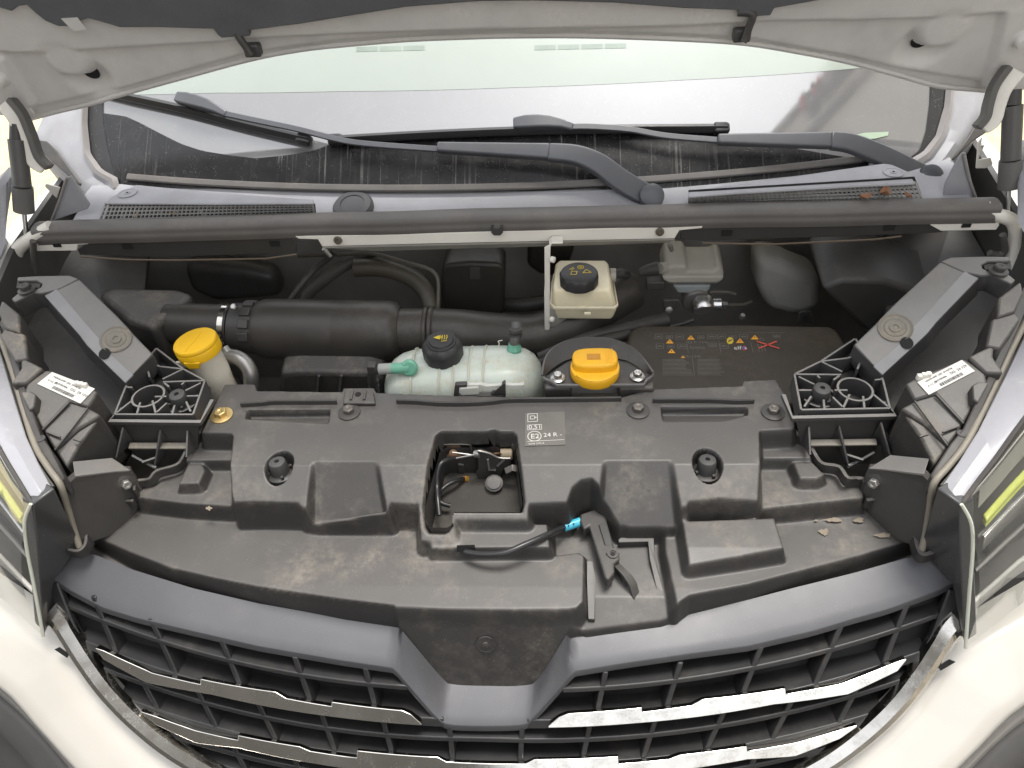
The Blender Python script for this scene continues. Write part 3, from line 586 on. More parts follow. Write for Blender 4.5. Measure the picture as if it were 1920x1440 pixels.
def headlight(mir, label):
    t = thing('headlight', label, 'headlight', (-.6 if mir else .6, .6, -.85), 'headlights'); k = dict(mirror=mir)
    blk = lambda nm, pts, off, dep, bev=.003: MB().prism([UH(*p, off) for p in pts], (0, .004, -dep)).o(nm, BOX, t, bevel=bev, **k)
    blk('housing', R3((165,745),(240,705),(470,615),(490,612),(600,690),(610,740),(480,965),(330,800),(215,835)), .0, .09)
    blk('housing_step', R3((140,880),(225,835),(340,800),(480,965),(400,1080),(270,960)), -.004, .09)
    blk('housing_step', R3((140,880),(270,960),(400,1085),(325,1185),(250,1040)), -.010, .09)
    blk('housing_step', R3((505,600),(650,530),(640,600),(700,690),(600,690)), .004, .07)
    blk('housing_tab', R3((525,755),(560,735),(620,740),(560,850),(530,830)), .014, .03, .002)
    blk('housing_step', R3((630,400),(740,350),(790,400),(680,560),(600,545)), .006, .07)
    blk('housing_step', R3((670,280),(790,190),(806,260),(760,360),(660,390)), .010, .07)
    for a, b in (((330,805),(480,965)), ((215,840),(395,1085)), ((365,1010),(450,980)), ((240,1035),(290,1020))):
        MB().strip([UH(*R3(a)[0], .0008), UH(*R3(b)[0], -.001)], .0025, .003, (0, 0, 1)).o('moulded_line', BOX, t, bevel=.0008, **k)
    for q in ((240,712),(265,705),(290,700)): MB().box(UH(*R3(q)[0], .003), (.006, .006, .009)).o('connector_pin', CREAMSTEEL, t, bevel=.001, **k)
    # paper label, same way up on both lamps
    cs = [UH(*p, .0012) for p in R3((230,740),(470,620),(540,680),(292,808))]
    if mir: cs = mirx(cs); cs = [UH_left(*q) for q in ((70,720),(98,698),(178,729),(151,757))]
    lb_ = MB().prism(cs, (0, 0, .0006)).o('paper_label', PAPER, t)
    o, e1, e3 = (cs[3], cs[2], cs[0]) if not mir else (cs[0], cs[3], cs[1])
    f = (lambda u, v: o.lerp(e1, u)+(e3-o)*v+Vector((0, 0, .0009))); xd, yd = e1-o, e3-o; LW_ = xd.length; Lh = yd.length
    mb = MB(); x = .30
    while x < .78:
        w_ = random.choice([.006, .009, .014]); mb.strip([f(x, .10), f(x, .30)], w_*LW_, .0002, (0, 0, 1)); x += w_+random.choice([.008, .012])
    mb.o('barcode', INK, t)
    text('DG  24 12V', INK, t, f(.60, .46), xd, yd, Lh*.22); text('90.0100.006', INK, t, f(.25, .46), xd, yd, Lh*.16); text('HEADLAMP  LED  E4 04728', INK, t, f(.12, .74), xd, yd, Lh*.15); text('R 112  DR', INK, t, f(.10, .42), xd, yd, Lh*.14)
    # rail and rubber strip beside the lens flange
    P = lambda pts, z0, z1, ext=None: [U(x, y, lerp(z0, z1, min(1, i/(len(pts)-1)))) for i, (x, y) in enumerate(pts)]
    rail_i = R3((806,215),(760,330),(700,500),(620,690),(540,860),(480,985),(415,1060),(330,1190),(300,1240))
    rail_o = R3((830,330),(790,430),(720,580),(640,760),(580,890),(520,1010),(450,1110),(370,1205),(320,1270))
    ri, ro = P(rail_i, -.640, -.699), P(rail_o, -.646, -.700)
    MB().loft([[a, b, b-Vector((0, 0, .03)), a-Vector((0, 0, .03))] for a, b in zip(ri, ro)]).o('rail', BLACK, t, bevel=.002, **k)
    for c_ in ((470,1020),(562,890)): MB().lathe([(.006, 0), (.006, .002), (.003, .002)], U(*R3(c_)[0], -.682), n=14).o('rail_clip', BLACK, t, **k)
    st = P(R3((850,345),(806,430),(755,530),(700,645),(600,860),(500,1060),(400,1190),(320,1285)), -.645, -.698)+[U(1744,950,-.735), U(1736,1000,-.775), U(1727,1036,-.800)]
    MB().tube(smooth(st, 4), .0042, 10).o('rubber_strip', M('strip_rubber', (.21, .19, .155), .5, dust=.3), t, **k)
    st2 = [p+Vector((.007, -.004, 0)) for p in st[:8]]
    MB().tube(smooth(st2, 4), .0022, 8).o('rubber_strip', M('strip_dark', (.10, .095, .085), .4), t, **k)
    fl_i = P(R3((850,400),(806,500),(700,720),(560,1000),(460,1160),(370,1290)), -.648, -.690)
    fl_o = P(R3((900,760),(850,860),(740,1010),(640,1150),(540,1280),(455,1395)), -.650, -.692)
    MB().loft([[a, a.lerp(b, .5)+Vector((0, 0, .004)), b, b-Vector((0, 0, .006)), a-Vector((0, 0, .006))] for a, b in zip(fl_i, fl_o)]).o('lens_flange', LENSTOP, t, bevel=.001, **k)
    MB().tube(smooth([p+Vector((.003, 0, .001)) for p in fl_o], 4), .0028, 8).o('flange_edge', BLACK, t, **k)
    Tp, Bt = Vector((.549, .528, -.687)), Vector((.595, .457, -.882))
    # side wall between lens and grille
    MB().prism([Vector(p) for p in ((.532, .553, -.688), (.549, .529, -.689), (.560, .512, -.74), (.5935, .461, -.878), (.597, .487, -.872), (.590, .517, -.84), (.560, .545, -.803), (.545, .545, -.795))], (.02, .012, 0)).o('side_wall', LAMPBLACK, t, bevel=.002, **k)
    edge = smooth([Tp, Tp.lerp(Bt, .12)+Vector((.010, .0, 0)), Tp.lerp(Bt, .3)+Vector((.011, 0, 0)), Tp.lerp(Bt, .6)+Vector((.006, 0, 0)), Bt], 5)
    MB().tube(edge, .0021, 10).o('lens_edge', LENSEDGE, t, **k)
    # lens sheet: from the edge outwards and back along the wing
    topl = [U(*R4((430,160))[0], -.690), U(1850,905,-.688), U(1900,840,-.684), U(1960,765,-.68), U(2040,670,-.675)]
    botl = [Vector(Bt), U(1860,1175,-.868), U(1920,1128,-.855), U(1990,1085,-.84), U(2090,1020,-.82)]
    rows_ = []
    n_ = 14
    for i in range(n_+1):
        s_ = i/n_; a = resample(topl, n_+1)[i]; b = resample(botl, n_+1)[i]
        rows_.append([a.lerp(b, j/12)+Vector((.010, -.012, .006))*math.sin(math.pi*j/12) for j in range(13)])
    MB().grid(rows_).o('lens', CLENS, t, **k)
    inn = lambda u, v, dep: (resample(topl, 21)[int(round(u*20))]).lerp(resample(botl, 21)[int(round(u*20))], v)+Vector((.02, .055, -.02))*dep
    MB().grid([[inn(u, v, 1.) for v in np.linspace(-.05, 1, 8)] for u in np.linspace(0, 1, 11)]).o('back_bezel', M('lamp_grey', (.16, .155, .15), .4, spots=.4), t, **k)
    MB().grid([[inn(0, v, d_) for v in np.linspace(-.02, 1, 8)] for d_ in (.05, 1.1)]).o('side_bezel', LAMPBLACK, t, **k)
    # black band with slots under the flange, acid-yellow light guide, silver bars
    def bandq(nm, mat, v0, v1, u0, u1, d0, d1, th=.006, bev=.0015):
        us = np.linspace(u0, u1, 9)
        MB().loft([[inn(u, v0, d0), inn(u, v1, d1), inn(u, v1, d1)+Vector((0, th, 0)), inn(u, v0, d0)+Vector((0, th, 0))] for u in us]).o(nm, mat, t, bevel=bev, **k)
    bandq('upper_bezel', M('lamp_grey_light', (.30, .29, .28), .4, spots=.4), .02, .20, .12, 1, .12, .35)
    bandq('bezel_trim', SILVER, .0, .03, .0, 1, .08, .10, .003)
    bandq('light_guide', DRL, .30, .335, .14, 1, .22, .28, .010, .002); bandq('light_guide', DRL, .345, .375, .17, 1, .30, .35, .010, .002)
    bandq('guide_lip', LAMPBLACK, .385, .44, .12, 1, .30, .45)
    bandq('reflector_bar', SILVER, .45, .60, .13, 1, .40, .72)
    bandq('reflector_bar', M('lamp_grey', (.16, .155, .15)), .66, .72, .10, 1, .5, .8)
    bandq('reflector_bar', M('lamp_white_reflection', (.55, .53, .50), .35), .80, .97, .06, 1, .25, .7)  # diffuse white bar paints in a reflection low in the lamp
    bandq('reflector_pocket', LAMPBLACK, .60, .80, .2, 1, .75, .95)
    return t
_LP = [UH(*p, .0012) for p in R3((230,740),(470,620),(540,680),(292,808))]
def UH_left(px, py): return UF(px, py, lambda p: p.z-HZ(-p.x, p.y)-.0012, .5, 2.0)
headlight(False, 'right-hand headlight with clear lens and yellow light guide, its label below the bracket at right')
headlight(True, 'left-hand headlight with clear lens and yellow light guide, beside the washer filler bracket')

# ================================================================== SUPPORT BRACKETS
BZ = lambda x, y: -.688+.236*(abs(x)-.58)+.36*(y-.81)
def UB(px, py, off=0.): return UF(px, py, lambda p: p.z-BZ(p.x, p.y)-off, .5, 2.0)
D3 = lambda *p: zm(1280, 440, 3, *p)
def bracket(mir, label, blabel):
    t = thing('support_bracket', label, 'bracket', (-.55 if mir else .55, .75, -.80), 'black headlamp support brackets'); k = dict(mirror=mir)
    sts = [((1450,150),(1580,212),(1680,232),(1662,340)), ((1200,380),(1338,478),(1430,492),(1446,555)), ((1140,440),(1290,525),(1375,560),(1385,640)), ((1085,500),(1232,608),(1312,618),(1308,700)), ((960,620),(1072,742),(1125,790),(1122,890))]
    rings = []
    for L_, c1, c2, b in sts:
        pl, p1, p2 = UB(*D3(L_)[0]), UB(*D3(c1)[0]), UB(*D3(c2)[0], -.005); pb = UY(*D3(b)[0], p2.y+.002)
        rings.append([pl, p1, p2, pb, pb+Vector((-.02, .01, 0)), pl+Vector((0, .003, -.03))])
    rr2 = []
    for i in range(len(rings)-1):
        for j in range(4): rr2.append([a.lerp(b, j/4) for a, b in zip(rings[i], rings[i+1])])
    MB().loft([[r_[1].lerp(r_[2], .03)+Vector((0, 0, .0012)), r_[1].lerp(r_[2], .97)+Vector((0, 0, .0008)), r_[1].lerp(r_[2], .97)-Vector((0, 0, .001)), r_[1].lerp(r_[2], .03)-Vector((0, 0, .001))] for r_ in rings]).o('lit_edge_strip', M('lit_edge_grey', (.25, .248, .253), .42, dust=.15), t, **k)  # paler overlay paints light onto the arm's chamfer
    rr2.append(rings[-1]); MB().loft(rr2).o('arm', BRK, t, bevel=.0025, seg=2, **k)
    hp1, hp2, hp3 = rings[3][1], rings[3][2], rings[2][1]; hn_ = (hp2-hp1).cross(hp3-hp1).normalized(); hn_ = hn_ if hn_.z > 0 else -hn_; hcen = hp1.lerp(hp2, .32)
    ear = D3((1450,150),(1510,125),(1700,120),(1845,122),(1845,150),(1720,152),(1682,170),(1690,190),(1750,215),(1800,195),(1875,255),(1850,280),(1740,228),(1680,232),(1580,212))
    MB().prism([UB(*p, .0004) for p in ear], (0, .002, -.030)).o('mounting_ear', BRK, t, bevel=.002, **k)
    MB().prism([UB(*p, -.004) for p in D3((1690,150),(1845,145),(1850,190),(1760,205),(1700,195))], (0, .002, -.006)).o('ear_pocket', BLACK, t, **k)
    c = UB(*D3((1775,207))[0], .001); c = Vector((-c.x, c.y, c.z)) if mir else c; hexbolt('bolt', t, c, r=.0085, washer=.013, mat=BLACK)
    c = UB(*D3((1195,525))[0], .0); c = Vector((-c.x, c.y, c.z)) if mir else c; n_ = Vector((-.236*(-1 if mir else 1), -.36, 1)).normalized()
    MB().lathe([(.0235, .0002), (.0225, .0016), (.020, .0010), (.0195, .0004), (.0150, .0004), (.0142, .0014), (.0120, .0004), (.0080, .0004), (.0075, .002), (.0045, .002), (.0040, .0006)], c+n_*.0006, n_, 36, wob=None).o('round_boss', M('boss_dusty', (.17, .155, .13), .5, dust=.8, dustcol=(.38, .32, .23), dscale=30), t)
    MB().lathe([(.0088, 0), (.0088, .0012)], hcen+hn_*.0012, hn_, 24).o('hole', HOLE, t, **k)
    # ribbed plate
    ZQ = -.720
    W = lambda q, z=ZQ: U(*D3(q)[0], z)
    outl = [(655,1022),(1150,1014),(1110,850),(1062,742),(1012,695),(958,622),(765,750),(618,822)]
    MB().prism([W(q, -.748) for q in outl], (0, 0, -.003)).o('plate_floor', BLACK, t, **k)
    def wall(a, b): MB().strip([W(a, ZQ-.013), W(b, ZQ-.013)], .0034, .027, (0, 0, 1)).o('rib', BRK, t, bevel=.0008, **k)
    for a, b in zip(outl, outl[1:]+outl[:1]): wall(a, b)
    for a, b in (((765,750),(885,808)), ((765,750),(915,732)), ((915,732),(1012,693)), ((969,794),(1012,695)), ((618,822),(880,825)), ((640,835),(730,880)), ((640,912),(715,912)), ((840,912),(915,912)), ((925,935),(890,1010)), ((1000,945),(1008,1012)), ((1050,930),(1140,1005)), ((780,965),(785,1018)), ((712,945),(672,1005)), ((830,950),(885,1005)), ((1065,855),(1108,850)), ((745,828),(760,845)), ((870,830),(835,855))): wall(a, b)
    mb = MB(); c = W((970,870))-Vector((0, 0, .027)); r = .0242
    mb.lathe([(r, 0), (r, .0275), (r-.003, .0275), (r-.003, 0)], c, n=36, cap=False).o('ring_rib', BRK, t, **k)
    c = W((768,905), -.735)-Vector((0, 0, .014)); mb = MB(); mb.lathe([(.024, 0), (.024, .014), (.021, .014), (.021, 0)], c, n=30, cap=False).o('boss_ring', BRK, t, **k)
    # open box below the plate
    lip = [(605,895),(640,1050),(1200,1032),(1150,935)]
    MB().strip([W((565,905), -.727), W((615,1035), -.727), W((1195,1022), -.727), W((1135,945), -.727)], .006, .006, (0, 0, 1)).o('rim', BRK, t, bevel=.001, **k)
    X0 = [W(q, -.733) for q in ((640,1048),(1185,1030))]
    back = [p+Vector((0, .035, 0)) for p in X0]
    MB().prism([X0[0], X0[1], X0[1]+Vector((-.01, -.004, -.09)), X0[0]+Vector((.03, -.004, -.09))], (0, .004, 0)).o('box_wall', BLACK, t, **k)
    for q0, q1 in (((705,1080),(712,1240)), ((875,1075),(925,1290)), ((1110,1055),(1160,1240))):
        a = UY(*D3(q0)[0], X0[0].y-.002); b = UY(*D3(q1)[0], X0[0].y-.03)
        MB().prism([a, b, b+Vector((0, .03, -.01)), a+Vector((0, .01, -.09))], (.003, 0, 0)).o('box_rib', BRK, t, bevel=.0006, **k)
    a, b = UY(*D3((715,1172))[0], X0[0].y-.008), UY(*D3((1090,1168))[0], X0[0].y-.008)
    MB().strip([a, b], .010, .004, (0, -.3, 1)).o('cross_bar', M('boss_dusty', (.085, .08, .072)), t, bevel=.001, **k)
    for q0, q1 in (((920,1240),(1010,1270)), ((1080,1225),(930,1310)), ((1010,1270),(930,1300))):
        MB().strip([UY(*D3(q0)[0], X0[0].y-.014), UY(*D3(q1)[0], X0[0].y-.02)], .003, .006, (0, -.3, 1)).o('brace', BRK, t, **k)
    # front foot with its bolt
    ft = [Vector(p) for p in ((.500, .640, -.758), (.515, .630, -.748), (.545, .600, -.722), (.547, .575, -.715), (.546, .552, -.745), (.546, .545, -.80), (.528, .600, -.845), (.500, .640, -.81))]
    MB().prism(ft, (.006, .010, 0)).o('foot', BLACK, t, bevel=.0015, **k)
    MB().prism([Vector(p) for p in ((.500, .640, -.757), (.515, .630, -.747), (.545, .600, -.721), (.56, .625, -.72), (.53, .655, -.747))], (0, 0, -.004)).o('foot_flange', BRK, t, bevel=.001, **k)
    c = Vector((-.511 if mir else .511, .630, -.772)); hexbolt('bolt', t, c, axis=(-.75*(-1 if mir else 1), -.65, .2), r=.007, washer=.013, mat=DULLSTEEL, wmat=BLACK)
    c = W((775,890), -.727)-Vector((0, 0, .014)); c = Vector((-c.x, c.y, c.z)) if mir else c
    buffer(c, (0.02 if mir else -.02, -.10, 1), blabel)
    return t
bracket(False, 'angled black support bracket with ribbed plate in front of the sticker cover at right', 'black rubber buffer on the ribbed plate of the right-hand bracket')
bracket(True, 'angled black support bracket with ribbed plate beside the yellow-capped washer filler', 'black rubber buffer on the ribbed plate beside the washer filler')

# ================================================================== ENGINE BAY
by = thing('engine_bay_shell', 'dark sheet-metal shell of the engine bay behind the components', 'engine bay', (0, 1.1, -1.15))
MB().prism([Vector(p) for p in ((-.85, 1.26, -.615), (.85, 1.26, -.615), (.85, 1.26, -1.2), (-.85, 1.26, -1.2))], (0, .01, 0)).o('bulkhead', DARK, by)
MB().prism([Vector(p) for p in ((-.85, .45, -1.15), (.85, .45, -1.15), (.85, 1.26, -1.15), (-.85, 1.26, -1.15))], (0, 0, -.01)).o('floor', DARK, by)
MB().prism([Vector(p) for p in ((-.55, .56, -.90), (.55, .56, -.90), (.55, .56, -1.2), (-.55, .56, -1.2))], (0, .01, 0)).o('front_panel', DARK, by)
for s in (-1, 1):
    MB().prism([Vector((s*x, y, z)) for x, y, z in ((.83, .52, -1.2), (.83, .62, -.72), (.80, .80, -.69), (.80, 1.0, -.62), (.82, 1.27, -.60), (.83, 1.27, -1.2))], (s*.01, 0, 0)).o('inner_wing', M('inner_wing_dark', (.07, .068, .064), .6, dust=.3), by)
    MB().prism([Vector((s*x, y, z)) for x, y, z in ((.58, .78, -.80), (.81, .74, -.76), (.81, 1.2, -.70), (.70, 1.2, -.74))], (0, 0, -.01)).o('wing_ledge', BLACK, by)
# air filter box and intake duct
D1 = lambda *p: zm(180, 440, 4, *p)
ab = thing('air_filter_box', 'dusty black air filter box behind the left-hand bracket', 'air filter', (-.55, 1.05, -.95))
MB().prism([U(*p, -.735) for p in D1((0,440),(130,385),(620,400),(730,440),(620,560),(480,640),(430,700),(240,640),(60,500))], (0, 0, -.16)).o('box_body', BOX, ab, bevel=.012, seg=3)
hump = [UY(*p, 1.14) for p in D1((640,240),(760,215),(1100,250),(1330,300),(1400,480),(1200,500),(900,520),(700,440))]
MB().prism(hump, (0, .05, 0)).o('box_dome', M('dome_dark', (.045, .044, .042), .45, dust=.2), ab, bevel=.02, seg=4)
du = thing('intake_duct', 'thick black ribbed air intake hose running across behind the coolant tank', 'air hose', UY(620, 628, 1.0))
YD = .985
def duct(a, b, r0, r1, nm, mat, n=36, prof=None):
    a, b = UY(*a, YD), UY(*b, YD); ax = (b-a); L_ = ax.length
    return MB().lathe([(r, h*L_) for r, h in (prof or [(r0*.95, 0), (r0, .02), (r1, .98), (r1*.95, 1)])], a, ax, n).o(nm, mat, du)
duct((315,608), (428,612), .0375, .0385, 'duct_neck', HOSE)
duct((412,612), (438,613), .040, .040, 'clamp_sleeve', HOSE)
duct((424,613), (434,613.5), .0425, .0425, 'hose_clamp', CHROME)
MB().lathe([(.006, 0), (.006, .010), (.004, .012)], UY(442,578,YD-.015), (0, -.6, .8), 6).o('clamp_screw', STEEL, du)
duct((438,613), (490,617), .042, .046, 'castle_collar', BLACK)
for k in range(9):
    a = math.radians(200-k*25); a0, b0 = UY(462,615,YD), UY(484,616,YD); ax = (b0-a0).normalized()
    d = Vector((0, -math.sin(a)*.0 - math.cos(a-math.pi/2+.0)*0, 0)); s1 = ax.cross(Vector((0, 0, 1))).normalized(); s2 = s1.cross(ax)
    rad = s1*math.cos(math.radians(20+k*28))+s2*math.sin(math.radians(20+k*28))
    Rm = Matrix((ax, rad.cross(ax), rad)).transposed(); MB().box(a0.lerp(b0, .5)+rad*.045, (.018, .016, .008), Rm).o('collar_lug', BLACK, du, bevel=.0015)
duct((486,617), (752,622), .05, .05, 'duct_barrel', HOSE, prof=[(.040, -.01), (.047, 0), (.0525, .04), (.0535, .12), (.0535, .55), (.0528, .56), (.0535, .57), (.0535, .93), (.051, .97), (.044, 1)])
duct((748,622), (800,622), .042, .041, 'duct_sleeve', HOSE, prof=[(.043, 0), (.044, .06), (.041, .1), (.041, .95), (.043, 1)])
duct((796,622), (816,622), .044, .044, 'duct_joint', HOSE, prof=[(.042, 0), (.045, .2), (.045, .4), (.042, .5), (.045, .6), (.045, .85), (.042, 1)])
MB().tube(smooth([UY(812,622,YD), UY(860,624,YD), UY(930,630,YD+.01), UY(1000,632,YD+.02), UY(1060,612,YD+.04), UY(1110,580,YD+.07), UY(1180,540,YD+.12)], 6), .041, 28).o('duct_bend', HOSE, du)
# boxes, hoses and pipes at the back of the bay
vb = thing('vacuum_box', 'upright dark plastic box hanging above the intake hose', 'box', UY(885, 590, 1.08))
MB().prism([UY(*p, 1.08) for p in [(828,505),(836,496),(880,492),(936,494),(946,503),(944,592),(930,600),(840,596),(826,585)]], (0, .06, 0)).o('box_body', M('vac_box', (.030, .026, .022), .45, dust=.25), vb, bevel=.008, seg=3)
MB().prism([UY(*p, 1.079) for p in [(880,502),(900,502),(901,524),(881,524)]], (0, .004, 0)).o('catch', BLACK, vb, bevel=.001)
def hose(name, label, pts, r, mat, cat='hose', n=14, grp=None):
    return tag(MB().tube(smooth([UY(x, y, d) for x, y, d in pts], 6), r, n).o(name, mat), label, cat, grp)
GH = M('old_hose', (.055, .048, .036), .5, dust=.35, dscale=20)
hose('rubber_hose', 'greenish rubber hose arching above the intake barrel', [(665,502,1.09),(720,503,1.09),(770,520,1.08),(800,548,1.06),(812,590,1.03),(815,620,1.01)], .0165, GH)
hose('rubber_hose', 'short bent hose with a spring clip left of the arching hose', [(700,470,1.14),(640,500,1.12),(600,530,1.11),(575,555,1.10),(570,600,1.08)], .012, M('grey_hose', (.085, .08, .074), .45, dust=.3))
hose('thin_pipe', 'thin grey metal pipe sloping down toward the vacuum box', [(560,480,1.15),(640,477,1.12),(700,476,1.10),(760,492,1.08),(815,512,1.06),(822,560,1.04),(818,600,1.02)], .0035, M('pipe_dull', (.10, .09, .075), .5), 'pipe')
hose('thin_pipe', 'thin dark rod rising from the intake hose to the white crossbar', [(535,578,1.04),(560,540,1.06),(590,505,1.08),(615,485,1.08),(628,470,1.07)], .0055, BLACK, 'pipe')
hose('rubber_hose', 'fat dark hose passing behind the vacuum box toward the white bracket', [(930,570,1.13),(980,572,1.12),(1030,565,1.12),(1080,558,1.12)], .014, BLACK)
hose('rubber_hose', 'dark ribbed hose lying under the oil filler tray rim', [(1010,668,.97),(1060,650,.98),(1110,632,1.0),(1170,618,1.02),(1250,600,1.05)], .014, BLACK)
hose('rubber_hose', 'dark hose between the oil filler tray and the intake bend', [(985,690,.95),(1050,665,.96),(1120,640,.98),(1180,628,1.0)], .010, HOSE)
hose('rubber_hose', 'thin black pipe sweeping behind the tray toward the silver cylinder', [(1150,610,1.05),(1200,618,1.04),(1260,612,1.04),(1300,600,1.05)], .004, BLACK)
gb = thing('gear_cover', 'low ribbed black cover beneath the intake hose', 'cover', UY(600, 730, .86))
MB().prism([UY(*p, .90) for p in [(525,702),(560,698),(690,700),(720,712),(725,800),(520,800)]], (0, .08, .02)).o('cover_body', BOX, gb, bevel=.008, seg=3)
for x in (598, 640): MB().strip([UY(x, 704, .897), UY(x-8, 790, .88)], .004, .006, (0, -1, .3)).o('rib', BOX, gb)
MB().prism([UY(*p, 1.16) for p in [(990,455),(1080,455),(1060,525),(1010,515),(988,500)]], (0, .03, 0)).o('insulator', M('vac_box', (.03, .026, .022)), by, bevel=.01, seg=3)
MB().prism([UY(*p, 1.15) for p in [(895,462),(912,458),(922,466),(910,484),(900,480)]], (0, .01, 0)).o('metal_tab', M('tab_brown', (.20, .16, .10), .5), by, bevel=.002)
# aluminium air-conditioning pipe
ap = thing('aluminium_pipe', 'bent aluminium pipe with fitting right of the washer filler', 'pipe', U(470, 735, -.76))
MB().tube(smooth([UY(407,672,.90), UY(425,668,.895), UY(448,672,.89), UY(466,690,.88), UY(471,715,.87), UY(470,760,.86)], 6), .0125, 18).o('pipe_bend', DULLSTEEL, ap)
MB().tube([UY(428,662,.895), UY(420,652,.90)], .0075, 12).o('valve_port', DULLSTEEL, ap)
MB().tube(smooth([UY(390,700,.92), UY(420,710,.90), UY(445,730,.88), UY(450,760,.86)], 4), .016, 16).o('insulated_hose', HOSE, ap)
# washer filler
wf = thing('washer_filler', 'white washer-bottle filler neck with bright yellow flip cap', 'filler neck', U(385, 735, -.80))
wa = Vector((-.10, .02, 1)).normalized(); c0 = UY(371, 650, .86)
MB().lathe([(.024, -.13), (.026, -.075), (.0275, -.062), (.0285, -.05), (.0285, -.018), (.0305, -.014), (.0305, -.006)], c0, wa, 36).o('neck', WASH, wf)
MB().prism([UY(325,682,.87), UY(350,678,.87), UY(352,690,.87), UY(338,690,.87)], (0, .006, 0)).o('neck_tab', WASH, wf, bevel=.001)
MB().lathe([(.0305, -.012), (.0345, -.010), (.0350, .004), (.0340, .006), (.0345, .0075), (.0345, .010), (.033, .0125), (.029, .0135)], c0, wa, 44).o('cap', YEL, wf)
MB().prism([c0+Vector(p) for p in ((-.012, -.0355, -.004), (.014, -.035, -.004), (.010, -.035, -.016), (-.008, -.0355, -.016))], (0, .004, 0)).o('cap_tongue', YEL, wf, bevel=.001)
MB().strip([c0+wa*.0138+Vector((-.004, -.028, 0)), c0+wa*.0138+Vector((.006, .022, .0)), ], .0015, .001, wa).o('cap_ridge', YEL, wf)
# coolant expansion tank
ct = thing('coolant_tank', 'translucent pale green coolant expansion tank with black cap', 'tank', UY(868, 740, .86))
tc0 = UY(870, 716, .865); ax = (UY(1020, 712, .865)-UY(720, 722, .865)).normalized()
prof = [(-.1300, .008), (-.1285, .022), (-.124, .036), (-.114, .050), (-.10, .059), (-.08, .064), (-.055, .0655), (-.02, .066), (.02, .066), (.055, .0655), (.08, .064), (.10, .059), (.114, .050), (.124, .036), (.1285, .022), (.1300, .008)]
up = Vector((0, 0, 1)); fw = ax.cross(up).normalized()
def trings(prof, e=2.6, sy=.85, sz=.78):
    out = []
    for x, r in prof:
        ring = []
        for k in range(32):
            a = 2*math.pi*k/32; cx, sx = math.cos(a), math.sin(a); q = (abs(cx)**e+abs(sx)**e)**(-1/e)
            ring.append(tc0+ax*x+fw*(cx*q*r*sy)+up*(sx*q*r*sz+(r-.066)*.15))
        out.append(ring)
    return out
MB().loft(trings(prof)).o('tank_body', TANK, ct, ang=80)
for xs_ in (-.077, -.032, -.010, .014, .037):
    MB().loft(trings([(xs_-.0022, .0655), (xs_-.0014, .0672), (xs_+.0014, .0672), (xs_+.0022, .0655)])).o('moulded_seam', SEAM, ct, ang=80)
cc = UY(830, 655, .872)
wobk = lambda k, n, h: 1+.035*(1 if (k % 6) < 3 else 0)
MB().lathe([(.027, -.022), (.027, -.012)], cc, n=30).o('cap_neck', TANK, ct)
MB().lathe([(.0305, -.014), (.031, .004), (.029, .012), (.024, .016)], cc, (0, -.06, 1), 48, wob=wobk).o('cap', M('cap_black', (.032, .031, .032), .5, dust=.1), ct)
MB().lathe([(.0235, .016), (.0225, .0185), (.020, .019), (.0185, .022), (.014, .0222)], cc, (0, -.06, 1), 40).o('cap_top', M('cap_black', (.032, .031, .032)), ct)
YPR = M('yellow_print', (.70, .52, .04), .5)
for k in range(4): MB().strip(smooth([cc+Vector((-.002+k*.0035, -.004, .0234)), cc+Vector((-.001+k*.0035, .002, .0234)), cc+Vector((-.002+k*.0035, .007, .0234))], 3), .0011, .0004, up).o('cap_symbol', YPR, ct)
MB().prism([cc+Vector(p) for p in ((-.012, .001, .0232), (-.004, -.003, .0232), (.003, .002, .0232), (-.004, .006, .0232))], (0, 0, .0004)).o('cap_symbol', YPR, ct)
MB().strip([cc+Vector((.001, -.008, .0234)), cc+Vector((.010, -.007, .0234))], .001, .0004, up).o('cap_symbol', YPR, ct)
MB().tube([UY(768,690,.84), UY(733,691,.84), UY(729,691,.84)], [.0095, .0085, .0085], 16).o('outlet', MINT, ct); MB().lathe([(.0135, 0), (.0135, .004), (.010, .007)], UY(768,689,.84), (0, -1, .5), 22).o('outlet_boss', MINT, ct)
MB().tube([UY(735,691,.84), UY(711,692,.84)], .0088, 14).o('hose_collar', M('collar_grey', (.34, .35, .33), .4), ct)
MB().tube(smooth([UY(715,692,.84), UY(703,694,.84), UY(698,702,.84), UY(700,725,.845), UY(706,760,.85)], 5), .0075, 14).o('outlet_hose', BLACK, ct)
MB().box(UY(698,690,.838), (.014, .014, .017)).o('hose_elbow', BLACK, ct, bevel=.002)
for k in range(3): MB().lathe([(.0088, 0), (.0088, .003)], UY(700+k, 716+k*9, .845), (.1, 0, 1), 16).o('hose_ring', BLACK, ct)
MB().lathe([(.0115, -.008), (.0115, .004), (.0095, .006), (.0085, .012)], UY(964,655,.885), (0, 0, 1), 20).o('inlet', MINT, ct)
MB().tube(smooth([UY(964,648,.886), UY(966,635,.89), UY(968,620,.90), UY(968,605,.91)], 4), .0085, 14).o('inlet_hose', M('hose_grey', (.10, .10, .095), .45), ct)
for dy in (0, 8): MB().lathe([(.0105, 0), (.0105, .003)], UY(967,628-dy,.893), (0, .3, 1), 16).o('spring_clip', BLACK, ct)
wt = tag(MB().tube(smooth([UY(933,652,.90), UY(936,644,.90), UY(934,640,.90), UY(942,638,.90)], 4), .0008, 6).o('wire_tie', CREAMSTEEL), 'tiny curled white tie sticking up beside the coolant inlet', 'tie')
